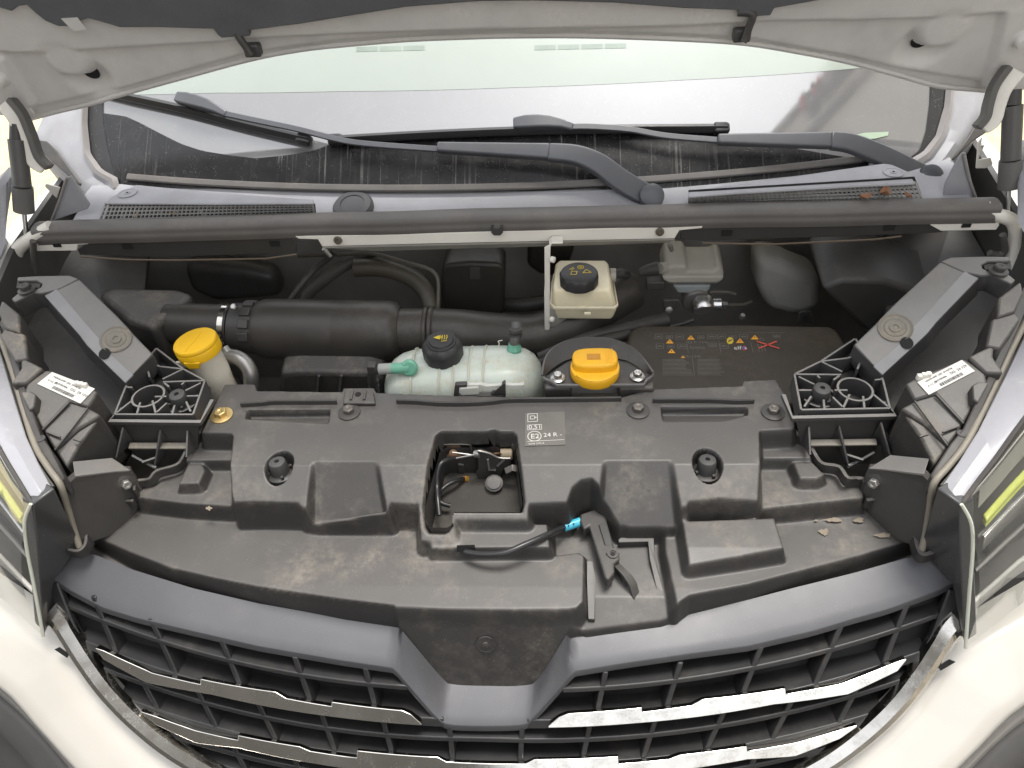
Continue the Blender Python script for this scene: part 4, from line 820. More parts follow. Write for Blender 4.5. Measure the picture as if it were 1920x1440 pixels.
# clear hose clip on the cover edge
hc = thing('hose_clip', 'clear plastic hose clip in a black holder in front of the coolant tank', 'clip', U(905, 745, -.753))
yc = .785
MB().prism([UY(*p, yc) for p in Cc((290,95),(300,88),(380,84),(382,106),(325,108),(318,175),(295,200),(278,195))], (0, .008, 0)).o('holder_hook', BLACK, hc, bevel=.0008)
MB().prism([UY(*p, yc) for p in Cc((560,165),(660,75),(672,80),(672,200),(655,200),(655,165))], (0, .008, 0)).o('holder_gusset', BLACK, hc, bevel=.0008)
MB().prism([UY(*p, yc) for p in Cc((285,168),(672,170),(672,205),(280,202))], (0, .010, 0)).o('holder_base', COVER, hc, bevel=.001)
MB().strip([UY(*p, yc+.004) for p in Cc((385,95),(440,95),(480,92),(530,104),(600,100),(660,92),(720,98),(805,95))], .006, .010, (0, 0, 1)).o('clear_strap', CLEAR, hc, bevel=.001)
MB().prism([UY(*p, yc-.002) for p in Cc((330,115),(470,105),(475,160),(345,168),(320,150))], (0, .006, 0)).o('clear_tongue', CLEAR, hc, bevel=.0015)
MB().box(UY(*Cc((808,115))[0], yc+.004), (.002, .008, .022)).o('clear_end', CLEAR, hc)

# ================================================================== OIL FILLER
ot = thing('oil_filler_tray', 'black drip tray around the orange-yellow oil filler cap', 'tray', U(1120, 720, -.74))
ZO = -.738
to = zm(640, 440, 3, (1125,790), (1140,700), (1200,630), (1290,595), (1420,580), (1540,595), (1640,640), (1700,700), (1755,775), (1745,800), (1715,820), (1700,845), (1210,850), (1185,830), (1140,815))
fl = [U(x, y, ZO) for x, y in zm(640, 440, 3, (1145,800), (1200,760), (1270,715), (1330,695), (1430,688), (1520,695), (1600,715), (1680,760), (1740,790), (1712,815), (1695,842), (1212,846), (1190,825))]
MB().prism(fl, (0, 0, -.004)).o('tray_floor', BLACK, ot, bevel=.001)
rim_b = resample(smooth([U(x, y, ZO) for x, y in zm(640, 440, 3, (1135,800), (1170,765), (1250,715), (1330,695), (1430,688), (1520,695), (1610,715), (1690,760), (1748,785))], 5), 40)
rim_t = resample(smooth([UY(x, y, b_) for (x, y), b_ in zip(zm(640, 440, 3, (1128,790), (1150,690), (1205,630), (1290,595), (1420,581), (1540,595), (1640,640), (1700,700), (1755,775)), (.80, .835, .862, .876, .882, .876, .862, .835, .80))], 5), 40)
MB().grid([rim_b, [a.lerp(b, .5) for a, b in zip(rim_b, rim_t)], rim_t]).o('tray_wall', BLACK, ot, solid=.002)
MB().tube(rim_t, .0016, 8).o('tray_rim', M('rim_worn', (.12, .118, .115), .4), ot)
MB().strip([U(x, y, ZO+.001) for x, y in zm(640, 440, 3, (1130,795), (1145,815), (1185,830), (1212,850), (1700,848), (1716,822), (1745,803), (1755,780))], .004, .006, (0, 0, 1)).o('tray_front_lip', M('rim_worn', (.12, .118, .115)), ot, bevel=.001)
for q in ((1217,808),(1665,800)): hexbolt('bolt', ot, U(*zm(640, 440, 3, q)[0], ZO+.0012), r=.0068, washer=.011, mat=STEEL)
for q in ((1220,880),(1660,880)): MB().box(U(*zm(640, 440, 3, q)[0], -.752)+Vector((0, .006, -.004)), (.040 if q[0] < 1500 else .052, .016, .024)).o('tray_foot', BOX, ot, bevel=.004)
MB().box(U(*zm(640, 440, 3, (1440,895))[0], -.756)+Vector((0, .016, 0)), (.12, .006, .022)).o('tray_underside', DARK, ot)
oc = thing('oil_filler', 'worn orange-yellow oil filler cap with finger grip', 'cap', U(1115, 705, ZO))
c = U(1115, 700, ZO+.001); mb = MB()
mb.lathe([(.0355, 0), (.0362, .0015), (.0362, .0125), (.0355, .0145), (.034, .0150)], c, n=56).o('cap_body', YELD, oc)
gx = (U(1158, 665, ZO+.03)-U(1072, 667, ZO+.03)).normalized()
def D_(w_, h_, z0, e=3.2):
    return [c+gx*(math.copysign(abs(math.cos(a))**(2/e), math.cos(a))*w_)+Vector((0, 1, 0))*(.006+math.copysign(abs(math.sin(a))**(2/e), math.sin(a))*h_)+Vector((0, 0, z0)) for a in [2*math.pi*k/40 for k in range(40)]]
MB().loft([D_(.0335, .0215, .014), D_(.0335, .0212, .0225), D_(.0325, .0205, .0265), D_(.0305, .0185, .0275)]).o('finger_grip', YELD, oc, ang=60)
for k in range(3): MB().strip([c+gx*(.017+k*.0042)+Vector((0, -.009, .0278)), c+gx*(.017+k*.0042)+Vector((0, .023, .0278))], .0013, .0012, up).o('grip_ridge', YELD, oc)
MB().box(c+gx*-.002+Vector((0, .006, .0276)), (.020, .013, .0006)).o('worn_panel', M('cap_dirt', (.50, .22, .02), .6, dust=.6, dustcol=(.22, .1, .02), up=False, dscale=40), oc)
for k in range(26):
    a = math.radians(218+k*4.2); p = c+Vector((math.cos(a)*.0348, math.sin(a)*.0348, .0152)); MB().box(p, (.0009, .0016, .0004), Matrix.Rotation(a, 3, 'Z')).o('embossed_letter', M('letter_brown', (.18, .10, .02), .6), oc)

# ================================================================== COVER WITH STICKERS
ec = thing('battery_cover', 'flat dark brown cover printed with warning pictograms and a red cross', 'cover', U(1390, 735, -.80))
ZE = -.800
eo = [(1175,640),(1180,620),(1195,608),(1380,606),(1555,609),(1572,618),(1590,650),(1600,690),(1560,760),(1380,770),(1215,775),(1160,720)]
MB().prism([U(x, y, ZE) for x, y in eo], (0, 0, -.09)).o('cover_body', M('brown_cover', (.050, .041, .031), .55, dust=.42, dustcol=(.17, .135, .09), dscale=8, spots=.25, bump=.4, bscale=500), ec, bevel=.010, seg=4)
E7 = lambda x, y: U(1180+x/4.571, 600+y/4.571, ZE+.0004)
def tri(x, y, w_):
    MB().prism([E7(x-w_, y+w_*.5), E7(x+w_, y+w_*.5), E7(x, y-w_*.6)], (0, 0, .0004)).o('warning_triangle', ORANGE, ec)
    MB().strip([E7(x, y+w_*.22)+Vector((0, 0, .0006)), E7(x, y-w_*.2)+Vector((0, 0, .0006))], .0013, .0003, up).o('exclamation_mark', INK, ec)
for x, y, w_ in ((527,152,33),(347,185,33),(362,268,33),(1075,150,34),(948,180,35),(460,316,19)): tri(x, y, w_)
def fr(x0, y0, x1, y1):
    mb = MB(); q = [E7(x0, y0), E7(x1, y0), E7(x1, y1), E7(x0, y1)]
    for a, b in zip(q, q[1:]+q[:1]): mb.strip([a, b], .0009, .0003, up)
    mb.o('pictogram_frame', PRINTDIM, ec); return q
for x0, y0, x1, y1 in ((220,128,283,162),(315,135,370,160),(400,128,465,165),(585,135,640,160),(672,125,742,160),(757,125,825,160),(858,132,915,158),(945,125,1015,160),(1235,128,1293,152),(230,205,295,246),(328,215,383,243),(415,207,485,247),(778,200,848,245)):
    q = fr(x0, y0, x1, y1); xm, ym = (x0+x1)/2, (y0+y1)/2
    MB().strip([E7(x0+12, ym+4), E7(xm, ym-4), E7(x1-12, ym+3)], .0022, .0003, up).o('pictogram', PRINTDIM, ec)
ex, ey = E7(600, 200)-E7(500, 200), E7(500, 180)-E7(500, 220)
for s_, x, y, sz in (('R-134a',555,200,.0085),('PAG',565,248,.0085),('R-134a',488,322,.0085)): text(s_, PRINTDIM, ec, E7(x, y), ex, ey, sz)
for x, y in ((520,192),(535,238)): MB().lathe([(.0035, 0), (.0035, .0003), (.0024, .0003), (.0024, 0)], E7(x, y), n=14, cap=False).o('pictogram', PRINTDIM, ec)
for x0, y0, x1, y1 in ((490,175,505,280),(765,175,785,280),(1040,190,1062,278),(210,115,1330,108),(540,330,560,480)): MB().strip([E7(x0, y0), E7(x1, y1)], .0007, .0003, up).o('rule', PRINTDIM, ec)
for col0, col1, y0, n_ in ((285,490,338,13),(585,790,338,13)):
    for k in range(n_):
        y = y0+k*11.2; MB().strip([E7(col0+(k*0), y), E7(col1+(k*5 if col0 < 500 and k > 7 else random.randint(-25, 25)), y)], .0011, .0003, up).o('text_line', PRINTDIM, ec)
for k in range(4): MB().strip([E7(660+k*5, 198+k*10), E7(755, 198+k*10)], .0011, .0003, up).o('text_line', PRINTDIM, ec)
MB().prism([E7(x, y) for x, y in circ((863, 178), 29, 24)], (0, 0, .0004)).o('round_symbol', M('yellow_print', (.70, .52, .04)), ec)
MB().strip([E7(848, 186)+Vector((0, 0, .0006)), E7(880, 170)+Vector((0, 0, .0006))], .0022, .0003, up).o('round_symbol_mark', INK, ec)
text('elf', PRINT, ec, E7(897, 254), ex, ey, .0135)
MB().prism([E7(x, y) for x, y in circ((985, 243), 19, 20)], (0, 0, .0004)).o('logo_disc', RED, ec)
MB().prism([E7(968, 243), E7(975, 228), E7(992, 232), E7(990, 250), E7(976, 256)], (0, 0, .0008)).o('logo_mark', BLUEP, ec); MB().strip([E7(992, 240)+Vector((0, 0, .0008)), E7(1004, 252)+Vector((0, 0, .0008))], .002, .0003, up).o('logo_mark', PRINT, ec)
for a, b in (((1090,185),(1285,247)), ((1112,245),(1262,185))): MB().strip([E7(*a)+Vector((0, 0, .0007)), E7(*b)+Vector((0, 0, .0007))], .0030, .0004, up).o('red_cross', RED, ec)
MB().lathe([(.004, 0), (.004, .0003), (.003, .0003), (.003, 0)], E7(1135, 167), n=14, cap=False).o('pictogram', PRINTDIM, ec)
for a, b in (((1100,205),(1115,270)), ((1130,215),(1140,270)), ((1155,235),(1170,268))): MB().strip([E7(*a), E7(*b)], .0012, .0003, up).o('pictogram', PRINTDIM, ec)
# right rear: strut tower, dark ducts
tw = thing('strut_tower', 'dark rounded housing behind the sticker cover', 'housing', UY(1490, 560, 1.12))
MB().prism([UY(*p, 1.10) for p in D3((420,140),(560,160),(640,200),(780,250),(790,420),(640,470),(480,430),(420,300))], (0, .08, 0)).o('housing_body', DARK, tw, bevel=.02, seg=4)
MB().prism([UY(*p, 1.06) for p in D3((645,500),(655,440),(680,430),(730,432),(725,500))], (0, .004, 0)).o('housing_lug', BLACK, tw, bevel=.002)
MB().lathe([(.006, 0), (.006, .002)], UY(*D3((688,468))[0], 1.059), (0, -1, .3), 14).o('lug_hole', HOLE, tw)
bx = thing('fuse_box', 'dark box behind the upper arm of the right-hand bracket', 'box', UY(1680, 610, 1.0))
MB().prism([UY(*p, 1.0) for p in D3((780,300),(900,250),(1150,260),(1500,380),(1560,560),(1300,620),(1020,540),(880,400))], (0, .12, .02)).o('box_body', BLACK, bx, bevel=.008, seg=3)
MB().strip([UY(*p, .94) for p in D3((1280,660),(1500,640),(1640,640))], .012, .02, (0, -.5, 1)).o('box_ledge', BOX, bx, bevel=.002)
# ================================================================== BRAKE FLUID RESERVOIRS
K = lambda *p: zm(980, 440, 4.3636, *p)
br = thing('brake_fluid_reservoir', 'cream plastic fluid reservoir with black screw cap on a white bracket', 'reservoir', UY(1092, 595, 1.02))
YB = 1.0
def slab(pts, y0, dz, dy=0.): return [UY(x, y, y0) for x, y in pts]
# body: lofted rounded box seen from above; top plane and lower rim
top_ = [UY(*p, y) for p, y in zip(K((300,218),(680,218),(700,245),(730,460),(715,480),(262,480),(245,460),(262,245)), (1.075, 1.075, 1.068, 1.0, .995, .995, 1.0, 1.068))]
zt = sum(p.z for p in top_)/8
top_ = [U(*p, zt) for p in K((300,218),(680,218),(702,245),(728,450),(712,470),(262,470),(245,450),(268,245))]
mid_ = [U(*p, zt-.030) for p in K((262,330),(700,320),(738,390),(770,575),(745,600),(262,598),(235,570),(245,400))]
low_ = [p+Vector((0, .002, -.014)) for p in mid_]
cen = sum(low_, Vector())/8; low2 = [cen+(p-cen)*.93+Vector((0, 0, -.014)) for p in low_]
cen2 = sum(top_, Vector())/8; top2 = [cen2+(p-cen2)*.94+Vector((0, 0, .004)) for p in top_]
MB().loft([low2, [p+Vector((0, 0, .002)) for p in low_], mid_, top_, top2]).o('reservoir_body', CREAM, br, bevel=.004, seg=3)
cm = sum(mid_, Vector())/8
MB().loft([[cm+(p-cm)*s+Vector((0, 0, dz)) for p in mid_] for s, dz in ((1.0, -.003), (1.045, -.003), (1.045, .002), (1.0, .003))], cap=False).o('weld_rim', CREAM, br, bevel=.001)
for q in ((490,590),(530,635)): MB().box(U(*K(q)[0], zt-.03)+Vector((0, -.004, 0)), (.011, .004, .006)).o('rim_clip', CREAM, br, bevel=.0012)
cc = U(*K((460,400))[0], zt+.003)
MB().lathe([(.029, 0), (.0315, .002), (.0318, .018), (.030, .022), (.026, .0235)], cc, n=60, wob=lambda k, n, h: 1+(.025 if (k % 5) < 2 and .001 < h < .02 else 0)).o('cap', M('cap_black', (.032, .031, .032)), br)
YPR = M('yellow_print', (.70, .52, .04))
def mark(pts, closed=True):
    q = [cc+Vector((x, y, .0240)) for x, y in pts]; mb = MB()
    for a, b in zip(q, q[1:]+(q[:1] if closed else [])): mb.strip([a, b], .0010, .0004, (0, 0, 1))
    mb.o('cap_symbol', YPR, br)
mark([(.006, -.004), (.020, -.003), (.012, .006)]); mark([(-.014, -.008), (-.005, -.008), (-.003, .001), (-.012, .001)]); mark([(-.016, .006), (-.009, .013)], False); mark([(-.012, .004), (-.008, .010)], False)
mark([(.003+.005*math.cos(a), .013+.005*math.sin(a)) for a in [k*math.pi/6 for k in range(12)]]); mark([(.003+.002*math.cos(a), .013+.002*math.sin(a)) for a in [k*math.pi/3 for k in range(6)]])
MB().tube([UY(*K((715,330))[0], 1.06), UY(*K((760,330))[0], 1.06)], .012, 18).o('sensor_port', GREYRES, br); MB().tube([UY(*K((758,320))[0], 1.062), UY(*K((800,315))[0], 1.065), UY(*K((850,330))[0], 1.08)], [.008, .009, .009], 14).o('sensor_plug', BLACK, br)
bk = thing('reservoir_bracket', 'white painted upright steel bracket left of the cream reservoir', 'bracket', UY(1027, 620, .985))
MB().prism([UY(*p, .985) for p in K((178,110),(215,90),(228,100),(224,240),(222,770),(200,800),(180,795),(176,480),(180,400))], (0, .004, 0)).o('upright', CREAMSTEEL, bk, bevel=.001)
MB().prism([UY(*p, .985) for p in K((214,92),(240,68),(330,68),(330,76),(244,76),(226,102))], (0, .02, 0)).o('top_flange', CREAMSTEEL, bk, bevel=.001)
MB().prism([UY(*K((222,600))[0], .987), UY(*K((224,755))[0], .987), UY(*K((500,690))[0], 1.02), UY(*K((500,640))[0], 1.02)], (0, .003, 0)).o('web', M('web_grey', (.34, .33, .30), .5), bk)
for q in ((232,200),(228,690)): MB().lathe([(.005, 0), (.005, .006), (.003, .007)], UY(*K(q)[0], .984), (1, -.5, 0), 12).o('rivet', CREAMSTEEL, bk)
mc = thing('master_cylinder', 'grey-topped master cylinder with silver valve body behind the sticker cover', 'cylinder', UY(1310, 590, 1.06))
YM = 1.07
MB().prism([UY(*p, YM) for p in K((1145,330),(1175,265),(1240,250),(1345,255),(1350,300),(1560,300),(1610,260),(1650,310),(1640,370),(1600,410),(1190,412),(1150,380))], (0, .06, .015)).o('upper_reservoir', GREYRES, mc, bevel=.006, seg=3)
MB().prism([UY(*p, YM-.004) for p in K((1140,345),(1645,340),(1640,372),(1595,396),(1195,398),(1150,375))], (0, .06, .012)).o('reservoir_flange', GREYRES, mc, bevel=.003)
MB().prism([UY(*p, YM+.004) for p in K((1225,415),(1545,412),(1530,465),(1480,490),(1260,485))], (0, .045, 0)).o('lower_reservoir', M('res_blue_grey', (.30, .32, .32), .4), mc, bevel=.005, seg=3)
MB().tube([UY(*K((1120,275))[0], YM), UY(*K((1180,270))[0], YM+.01)], .010, 16).o('inlet_stub', GREYRES, mc); MB().tube([UY(*K((960,310))[0], YM), UY(*K((1040,285))[0], YM), UY(*K((1110,272))[0], YM)], [.008, .011, .012], 14).o('inlet_hose', BLACK, mc)
MB().box(UY(*K((1080,395))[0], YM), (.030, .02, .016)).o('connector', BLACK, mc, bevel=.002)
MB().lathe([(.024, 0), (.026, .004), (.026, .05), (.024, .06)], UY(*K((1430,560))[0], YM), (0, 1, .1), 26).o('barrel', DULLSTEEL, mc)
MB().lathe([(.0175, 0), (.019, .003), (.019, .022), (.018, .024)], UY(*K((1485,625))[0], YM-.02), (-.05, 1, .5), 28).o('valve_end', SILVER, mc)
MB().tube([UY(*K((1500,570))[0], YM-.005), UY(*K((1615,570))[0], YM-.005), UY(*K((1625,570))[0], YM-.005)], [.012, .012, .010], 18).o('valve_body', SILVER, mc)
MB().tube([UY(*K((1625,572))[0], YM-.005), UY(*K((1670,575))[0], YM-.005)], .007, 6).o('pipe_nut', SILVER, mc); MB().tube([UY(*K((1668,575))[0], YM-.005), UY(*K((1800,575))[0], YM-.002), UY(*K((1870,550))[0], YM+.01)], .003, 8).o('brake_pipe', M('pipe_dull', (.10, .09, .075)), mc)
MB().tube(smooth([UY(*K(q)[0], YM) for q in ((1530,470),(1570,465),(1680,470),(1740,490))], 4), .003, 8).o('brake_pipe', M('pipe_dull', (.10, .09, .075)), mc)
MB().prism([UY(*p, YM) for p in K((1150,540),(1280,530),(1300,560),(1260,600),(1220,640),(1160,630),(1150,580))], (0, .01, 0)).o('mount_plate', M('plate_dark', (.07, .065, .06), .5, dust=.3), mc, bevel=.002)
MB().lathe([(.007, 0), (.007, .004), (.004, .005)], UY(*K((1195,615))[0], YM-.002), (0, -1, .3), 12).o('mount_bolt', DULLSTEEL, mc)
MB().lathe([(.006, 0), (.006, .004), (.004, .008)], UY(*K((1795,680))[0], 1.05), (0, -.2, 1), 14).o('bleed_cap', DULLSTEEL, mc)

# ================================================================== SCUTTLE: SEAL, CROSSBAR, COWL
sl_ = thing('bonnet_seal', 'long grey-black rubber bonnet seal along the scuttle edge', 'seal', (0, 1.03, -.64))
sa, sb = UY(72, 432, 1.026), UY(1866, 388, 1.026); N_ = 40
def sealring(p): return [p+Vector((0, y, z)) for y, z in ((-.0175, -.014), (-.0195, -.009), (-.0190, -.004), (-.0178, -.001), (-.0190, .003), (-.0180, .0085), (-.0125, .0118), (.002, .0128), (.012, .010), (.016, .0), (.014, -.012), (.006, -.016), (.004, -.018), (-.012, -.020), (-.0165, -.0185))]
rings = []
for i in range(N_+1):
    p = sa.lerp(sb, i/N_); p = p+Vector((0, .0006*math.sin(i*1.1), .0005*math.sin(i*.7)+.003*math.sin(math.pi*i/N_)))
    rings.append(sealring(p))
MB().loft(rings).o('seal_bulb', SEAL, sl_, ang=50)
cbm = thing('scuttle_crossbar', 'pale cream steel crossbar under the seal with bolts and a black clip', 'crossbar', UY(940, 440, 1.01))
YC = 1.008
MB().prism([UY(*p, YC) for p in [(553,443),(560,448),(596,449),(604,462),(800,457),(1265,447),(1274,432),(1316,428),(1318,423),(1000,432),(700,441)]], (0, .003, .0)).o('front_flange', CREAMSTEEL, cbm, bevel=.0008)
MB().prism([UY(604,462,YC+.001), UY(1265,447,YC+.001), UY(1255,452,YC+.012), UY(700,468,YC+.012)], (0, 0, -.003)).o('under_flange', M('web_grey', (.34, .33, .30)), cbm)
for x, y in ((634,450),(1237,434)): MB().lathe([(.0068, 0), (.0068, .003), (.004, .004), (.003, .002)], UY(x, y, YC-.0005), (0, -1, .25), 16).o('bolt', M('bolt_brown', (.10, .08, .06), .5), cbm)
MB().prism([UY(*p, YC-.004) for p in [(920,424),(926,424),(926,431),(938,431),(938,424),(944,424),(943,437),(938,442),(926,442),(921,437)]], (0, .006, 0)).o('spring_clip', BLACK, cbm, bevel=.0008)
for a, b, c_ in (((628,452),(607,466),(620,481)), ((1258,447),(1256,459),(1260,470))): MB().tube([UY(*b, YC+.004), UY(*c_, YC+.004)], [.0045, .003], 10).o('stud', DULLSTEEL, cbm)
for s, pts, holes in ((0, [(145,468),(160,458),(170,455),(540,446),(555,449),(556,474),(300,483),(150,478)], [(238,462),(515,457)]), (1, [(1318,424),(1340,424),(1740,415),(1776,413),(1766,436),(1690,440),(1318,452),(1275,448),(1276,434)], [(1363,437),(1668,427)])):
    t = thing('scuttle_rail', ['black folded rail under the seal left of the crossbar', 'black folded rail under the seal right of the crossbar'][s], 'rail', UY(*pts[0], YC))
    MB().prism([UY(*p, YC+.004) for p in pts], (0, .003, 0)).o('rail_face', M('rail_black', (.040, .038, .036), .5, dust=.2), t, bevel=.0012)
    lo = [(150,478),(240,484),(330,485),(500,482),(556,474)] if s == 0 else [(1318,453),(1450,455),(1640,446),(1690,440)]
    MB().strip([UY(x, y+3, YC+.003) for x, y in lo], .002, .002, (0, -.3, 1)).o('dirty_edge', M('edge_dirt', (.16, .125, .09), .7, dust=.5), t)
    for x, y in holes: MB().box(UY(x, y, YC+.003), (.016, .002, .009)).o('square_hole', HOLE, t)
for s, pts, hq in ((0, [(58,462),(64,456),(90,452),(157,453),(165,458),(146,459),(144,470),(66,471),(58,468)], (107,460)), (1, [(1744,422),(1766,417),(1872,413),(1874,422),(1868,431),(1764,433)], (1812,423))):
    t = tag(MB().prism([UY(*p, YC+.002) for p in pts], (0, .003, 0)).o('end_bracket', CREAMSTEEL, bevel=.0008), ['cream steel end plate with slot at the left end of the seal', 'cream speckled steel end plate with slot at the right end of the seal'][s], 'bracket')
    MB().box(UY(*hq, YC+.001), (.013, .002, .006)).o('slot', HOLE, t)
# folded white body seams at both ends
for s, pts in ((0, [(96,425),(70,440),(38,462),(28,485),(30,515),(36,545)]), (1, [(1845,388),(1868,402),(1895,412),(1905,430),(1903,460),(1898,500)])):
    tag(MB().tube(smooth([UY(x, y, 1.02-.004*i) for i, (x, y) in enumerate(pts)], 5), .0105, 14).o('body_seam', CREAMSTEEL), ['pale painted body seam curling round the left end of the seal', 'pale painted body seam curling round the right end of the seal'][s], 'body seam')
    q = [(62,452),(64,490),(72,530)] if s == 0 else [(1880,440),(1884,470),(1870,478),(1855,474)]
    tag(MB().tube(smooth([UY(x, y, 1.0) for x, y in q], 4), .005, 10).o('wiring_tube', M('grey_hose', (.085, .08, .074))), ['thin grey tube beside the left body seam', 'thin stub beside the right body seam'][s], 'tube')

# windscreen surface: rises 38 degrees from the scuttle, bowed forward at the middle
WS = math.radians(38); ysc = lambda x: 1.090+.170*x*x
wn = Vector((0, -math.sin(WS), math.cos(WS)))
def WF(x, t, off=0.):
    y = ysc(x); nrm = Vector((-2*.170*x*-1*-1, -1, 0)); p = Vector((x, y+t*math.cos(WS), -.585+t*math.sin(WS))); return p+wn*off
def UW(px, py, off=0.):
    o = wn*off
    def g_(p): q = p-o; return (q.y-ysc(q.x))*math.sin(WS)-(q.z+.585)*math.cos(WS)
    return UF(px, py, g_, .6, 3.)
sc = thing('windscreen_scuttle', 'grey plastic scuttle panel with two mesh air intakes below the windscreen', 'scuttle', (0, 1.07, -.62))
fr_ = [UY(lerp(120, 1835, i/30), lerp(420, 378, i/30), 1.045) for i in range(31)]
rr = []
for k in range(31):
    f = fr_[k]; x = f.x; b = Vector((x, ysc(x)+.01, -.588))
    rr.append([Vector((x, f.y, -.612)), Vector((x, lerp(f.y, b.y, .35), -.603)), Vector((x, lerp(f.y, b.y, .55), -.592)), Vector((x, lerp(f.y, b.y, .85), -.590)), b, b+Vector((0, .01, -.01))])
MB().grid(rr).o('panel_sheet', COWL, sc, ang=50)
# sealing strip at the foot of the glass
MB().strip([WF(x, .004, .004) for x in np.linspace(-.66, .66, 40)], .012, .007, wn).o('glass_foot_strip', SEAL, sc, bevel=.002)
MB().lathe([(.034, 0), (.034, .004), (.030, .009), (.020, .0105), (.0195, .009), (.005, .0095)], UP(663, 390, (0, 1.06, -.60), Vector((0, -.15, 1))), (0, -.25, 1), 36).o('round_cap', M('cap_grey', (.06, .06, .064), .5), sc)
T0 = lambda *p: zm(0, 0, 3, *p); T2 = lambda *p: zm(1280, 0, 3, *p)
ZV = -.572
for s, tp, gq, scr in ((0, T0((590,1142),(620,1110),(690,1075),(765,1038),(1200,1080),(1765,1122),(1765,1142),(1200,1145)), T0((598,1142),(1760,1146),(1765,1196),(565,1236)), T0((717,1087))[0]),
                       (1, T2((33,1105),(33,1070),(500,1010),(900,950),(1130,918),(1180,925),(1270,965),(1310,1030),(900,1050),(300,1085)), T2((35,1104),(1308,1028),(1345,1122),(35,1142)), T2((1185,970))[0])):
    MB().prism([U(x, y, ZV) for x, y in tp], (0, 0, -.004)).o('intake_hood', COWL, sc, bevel=.0025, seg=3)
    q = [U(gq[0][0], gq[0][1], ZV-.004), U(gq[1][0], gq[1][1], ZV-.004), U(gq[2][0], gq[2][1], -.600), U(gq[3][0], gq[3][1], -.600)]
    n_ = (q[1]-q[0]).cross(q[3]-q[0]).normalized(); n_ = n_ if n_.y < 0 else -n_
    MB().prism([p-n_*.008 for p in q], -n_*.002).o('intake_back', HOLE, sc)
    nc, nr = 52, 4; mb = MB(); f = lambda u, v: q[0].lerp(q[1], u).lerp(q[3].lerp(q[2], u), v)
    for i in range(nc+1):
        u = i/nc; mb.strip([f(u, 0), f(u, 1)], .0022, .004, n_)
    for j in range(nr+1): mb.strip([f(u, j/nr) for u in np.linspace(0, 1, 9)], .0022, .0042, n_)
    for k in range(7):
        kk, jj = random.randint(2, 48), random.randint(0, 3)
        mb.prism([f(a/nc, b/nr)+n_*.0006 for a, b in ((kk, jj), (kk+1, jj), (kk+1, jj+1), (kk, jj+1))], -n_*.002)
    mb.o('intake_mesh', M('mesh_grey', (.30, .295, .285), .55, dust=.4), sc)
    p = U(*scr, ZV+.0008); MB().lathe([(.0155, 0), (.0155, .0008), (.0135, .0008), (.0130, .0002), (.005, -.0), (.0045, .0012), (.002, .0012)], p, n=28).o('screw_recess', COWL, sc); MB().lathe([(.0018, 0), (.0018, .0006)], p+Vector((0, 0, .0012)), n=10).o('screw_hole', HOLE, sc)
# dry leaves on the right-hand intake
for (x, y, r_, a, lbl) in ((1622,372,.011,.3,'flat dry brown leaf at the left of the leaf litter on the right-hand intake mesh'),(1658,366,.013,1.2,'curled upright dry leaf in the middle of the right-hand intake mesh'),(1701,370,.007,2.,'small dry leaf fragment at the right end of the intake mesh')):
    c = U(x, y, -.585); pts = []
    rows_ = []
    for i in range(7):
        t = i/6-.5; wd_ = math.cos(t*3.0)*.5
        rows_.append([c+Matrix.Rotation(a, 3, 'Z')@Vector((t*2*r_, v*r_*wd_*1.3, (.5-abs(v))*.004*(-1)+.006*t*t*4*(1.6 if a == 1.2 else .6)+.002)) for v in (-1, -.5, 0, .5, 1)])
    tag(MB().grid(rows_).o('dry_leaf', LEAF, solid=.0004), lbl, 'leaf', 'dry leaves on the intake mesh')
for (x0, y0, x1, y1, lbl) in ((318,402,350,392,'pale dry grass stem lying across the left-hand intake mesh'),(252,408,258,398,'short dry twig bit at the left end of the left-hand intake mesh')):
    tag(MB().tube([U(x0, y0, -.593), U((x0+x1)/2, (y0+y1)/2-1, -.590), U(x1, y1, -.588)], .0011, 6).o('grass_stem', M('straw', (.34, .28, .18), .6)), lbl, 'stem')

wsn = thing('windscreen', 'sloping windscreen with pale mint upper band and black lower border', 'windscreen', (0, 1.10, -.58))
MB().grid([[WF(x, t) for x in np.linspace(-.76, .76, 49)] for t in np.linspace(-.004, .75, 24)]).o('glass', GLASS, wsn, ang=80)
def wsheet(nm, mat, tp, bt, off, n=60, m=5):
    a = resample([UW(*p, off) for p in tp], n); b = resample([UW(*p, off) for p in bt], n); rows_ = []
    for i in range(n):
        row = []
        for j in range(m+1):
            p = a[i].lerp(b[i], j/m); t = (p.z-wn.z*off+.585)/math.sin(WS); row.append(WF(p.x, t, off))
        rows_.append(row)
    return MB().grid(rows_).o(nm, mat, wsn)
# black printed border; its wavy left edge paints in a dark reflection
wsheet('lower_frit_reflection', FRIT_REFL, [(170,210),(193,212),(235,218),(262,230),(300,250),(340,270),(380,283),(430,291),(480,297),(545,290),(590,282),(640,262),(800,250),(960,241),(1280,236),(1420,262),(1500,280),(1620,300)], [(170,330),(220,346),(300,352),(420,354),(520,356),(640,358),(800,360),(960,358),(1100,356),(1280,352),(1400,344),(1500,336),(1560,330),(1640,318)], .0014, 90, 6)
wsheet('side_frit', FRITCLEAN, [(160,160),(160,230),(166,280),(185,318),(215,345)], [(192,160),(193,230),(203,285),(216,330),(222,350)], .0018, 24, 3)
wsheet('side_frit', FRITCLEAN, [(1775,120),(1772,190),(1757,250),(1735,285),(1715,300)], [(1746,110),(1744,190),(1737,245),(1724,282),(1700,300)], .0018, 24, 3)
wsheet('shade_band', TINT, [(150,40),(500,20),(960,8),(1400,10),(1720,30)], [(150,178),(400,174),(640,171),(960,164),(1280,150),(1500,137),(1640,125),(1720,118)], .0005, 60, 5)
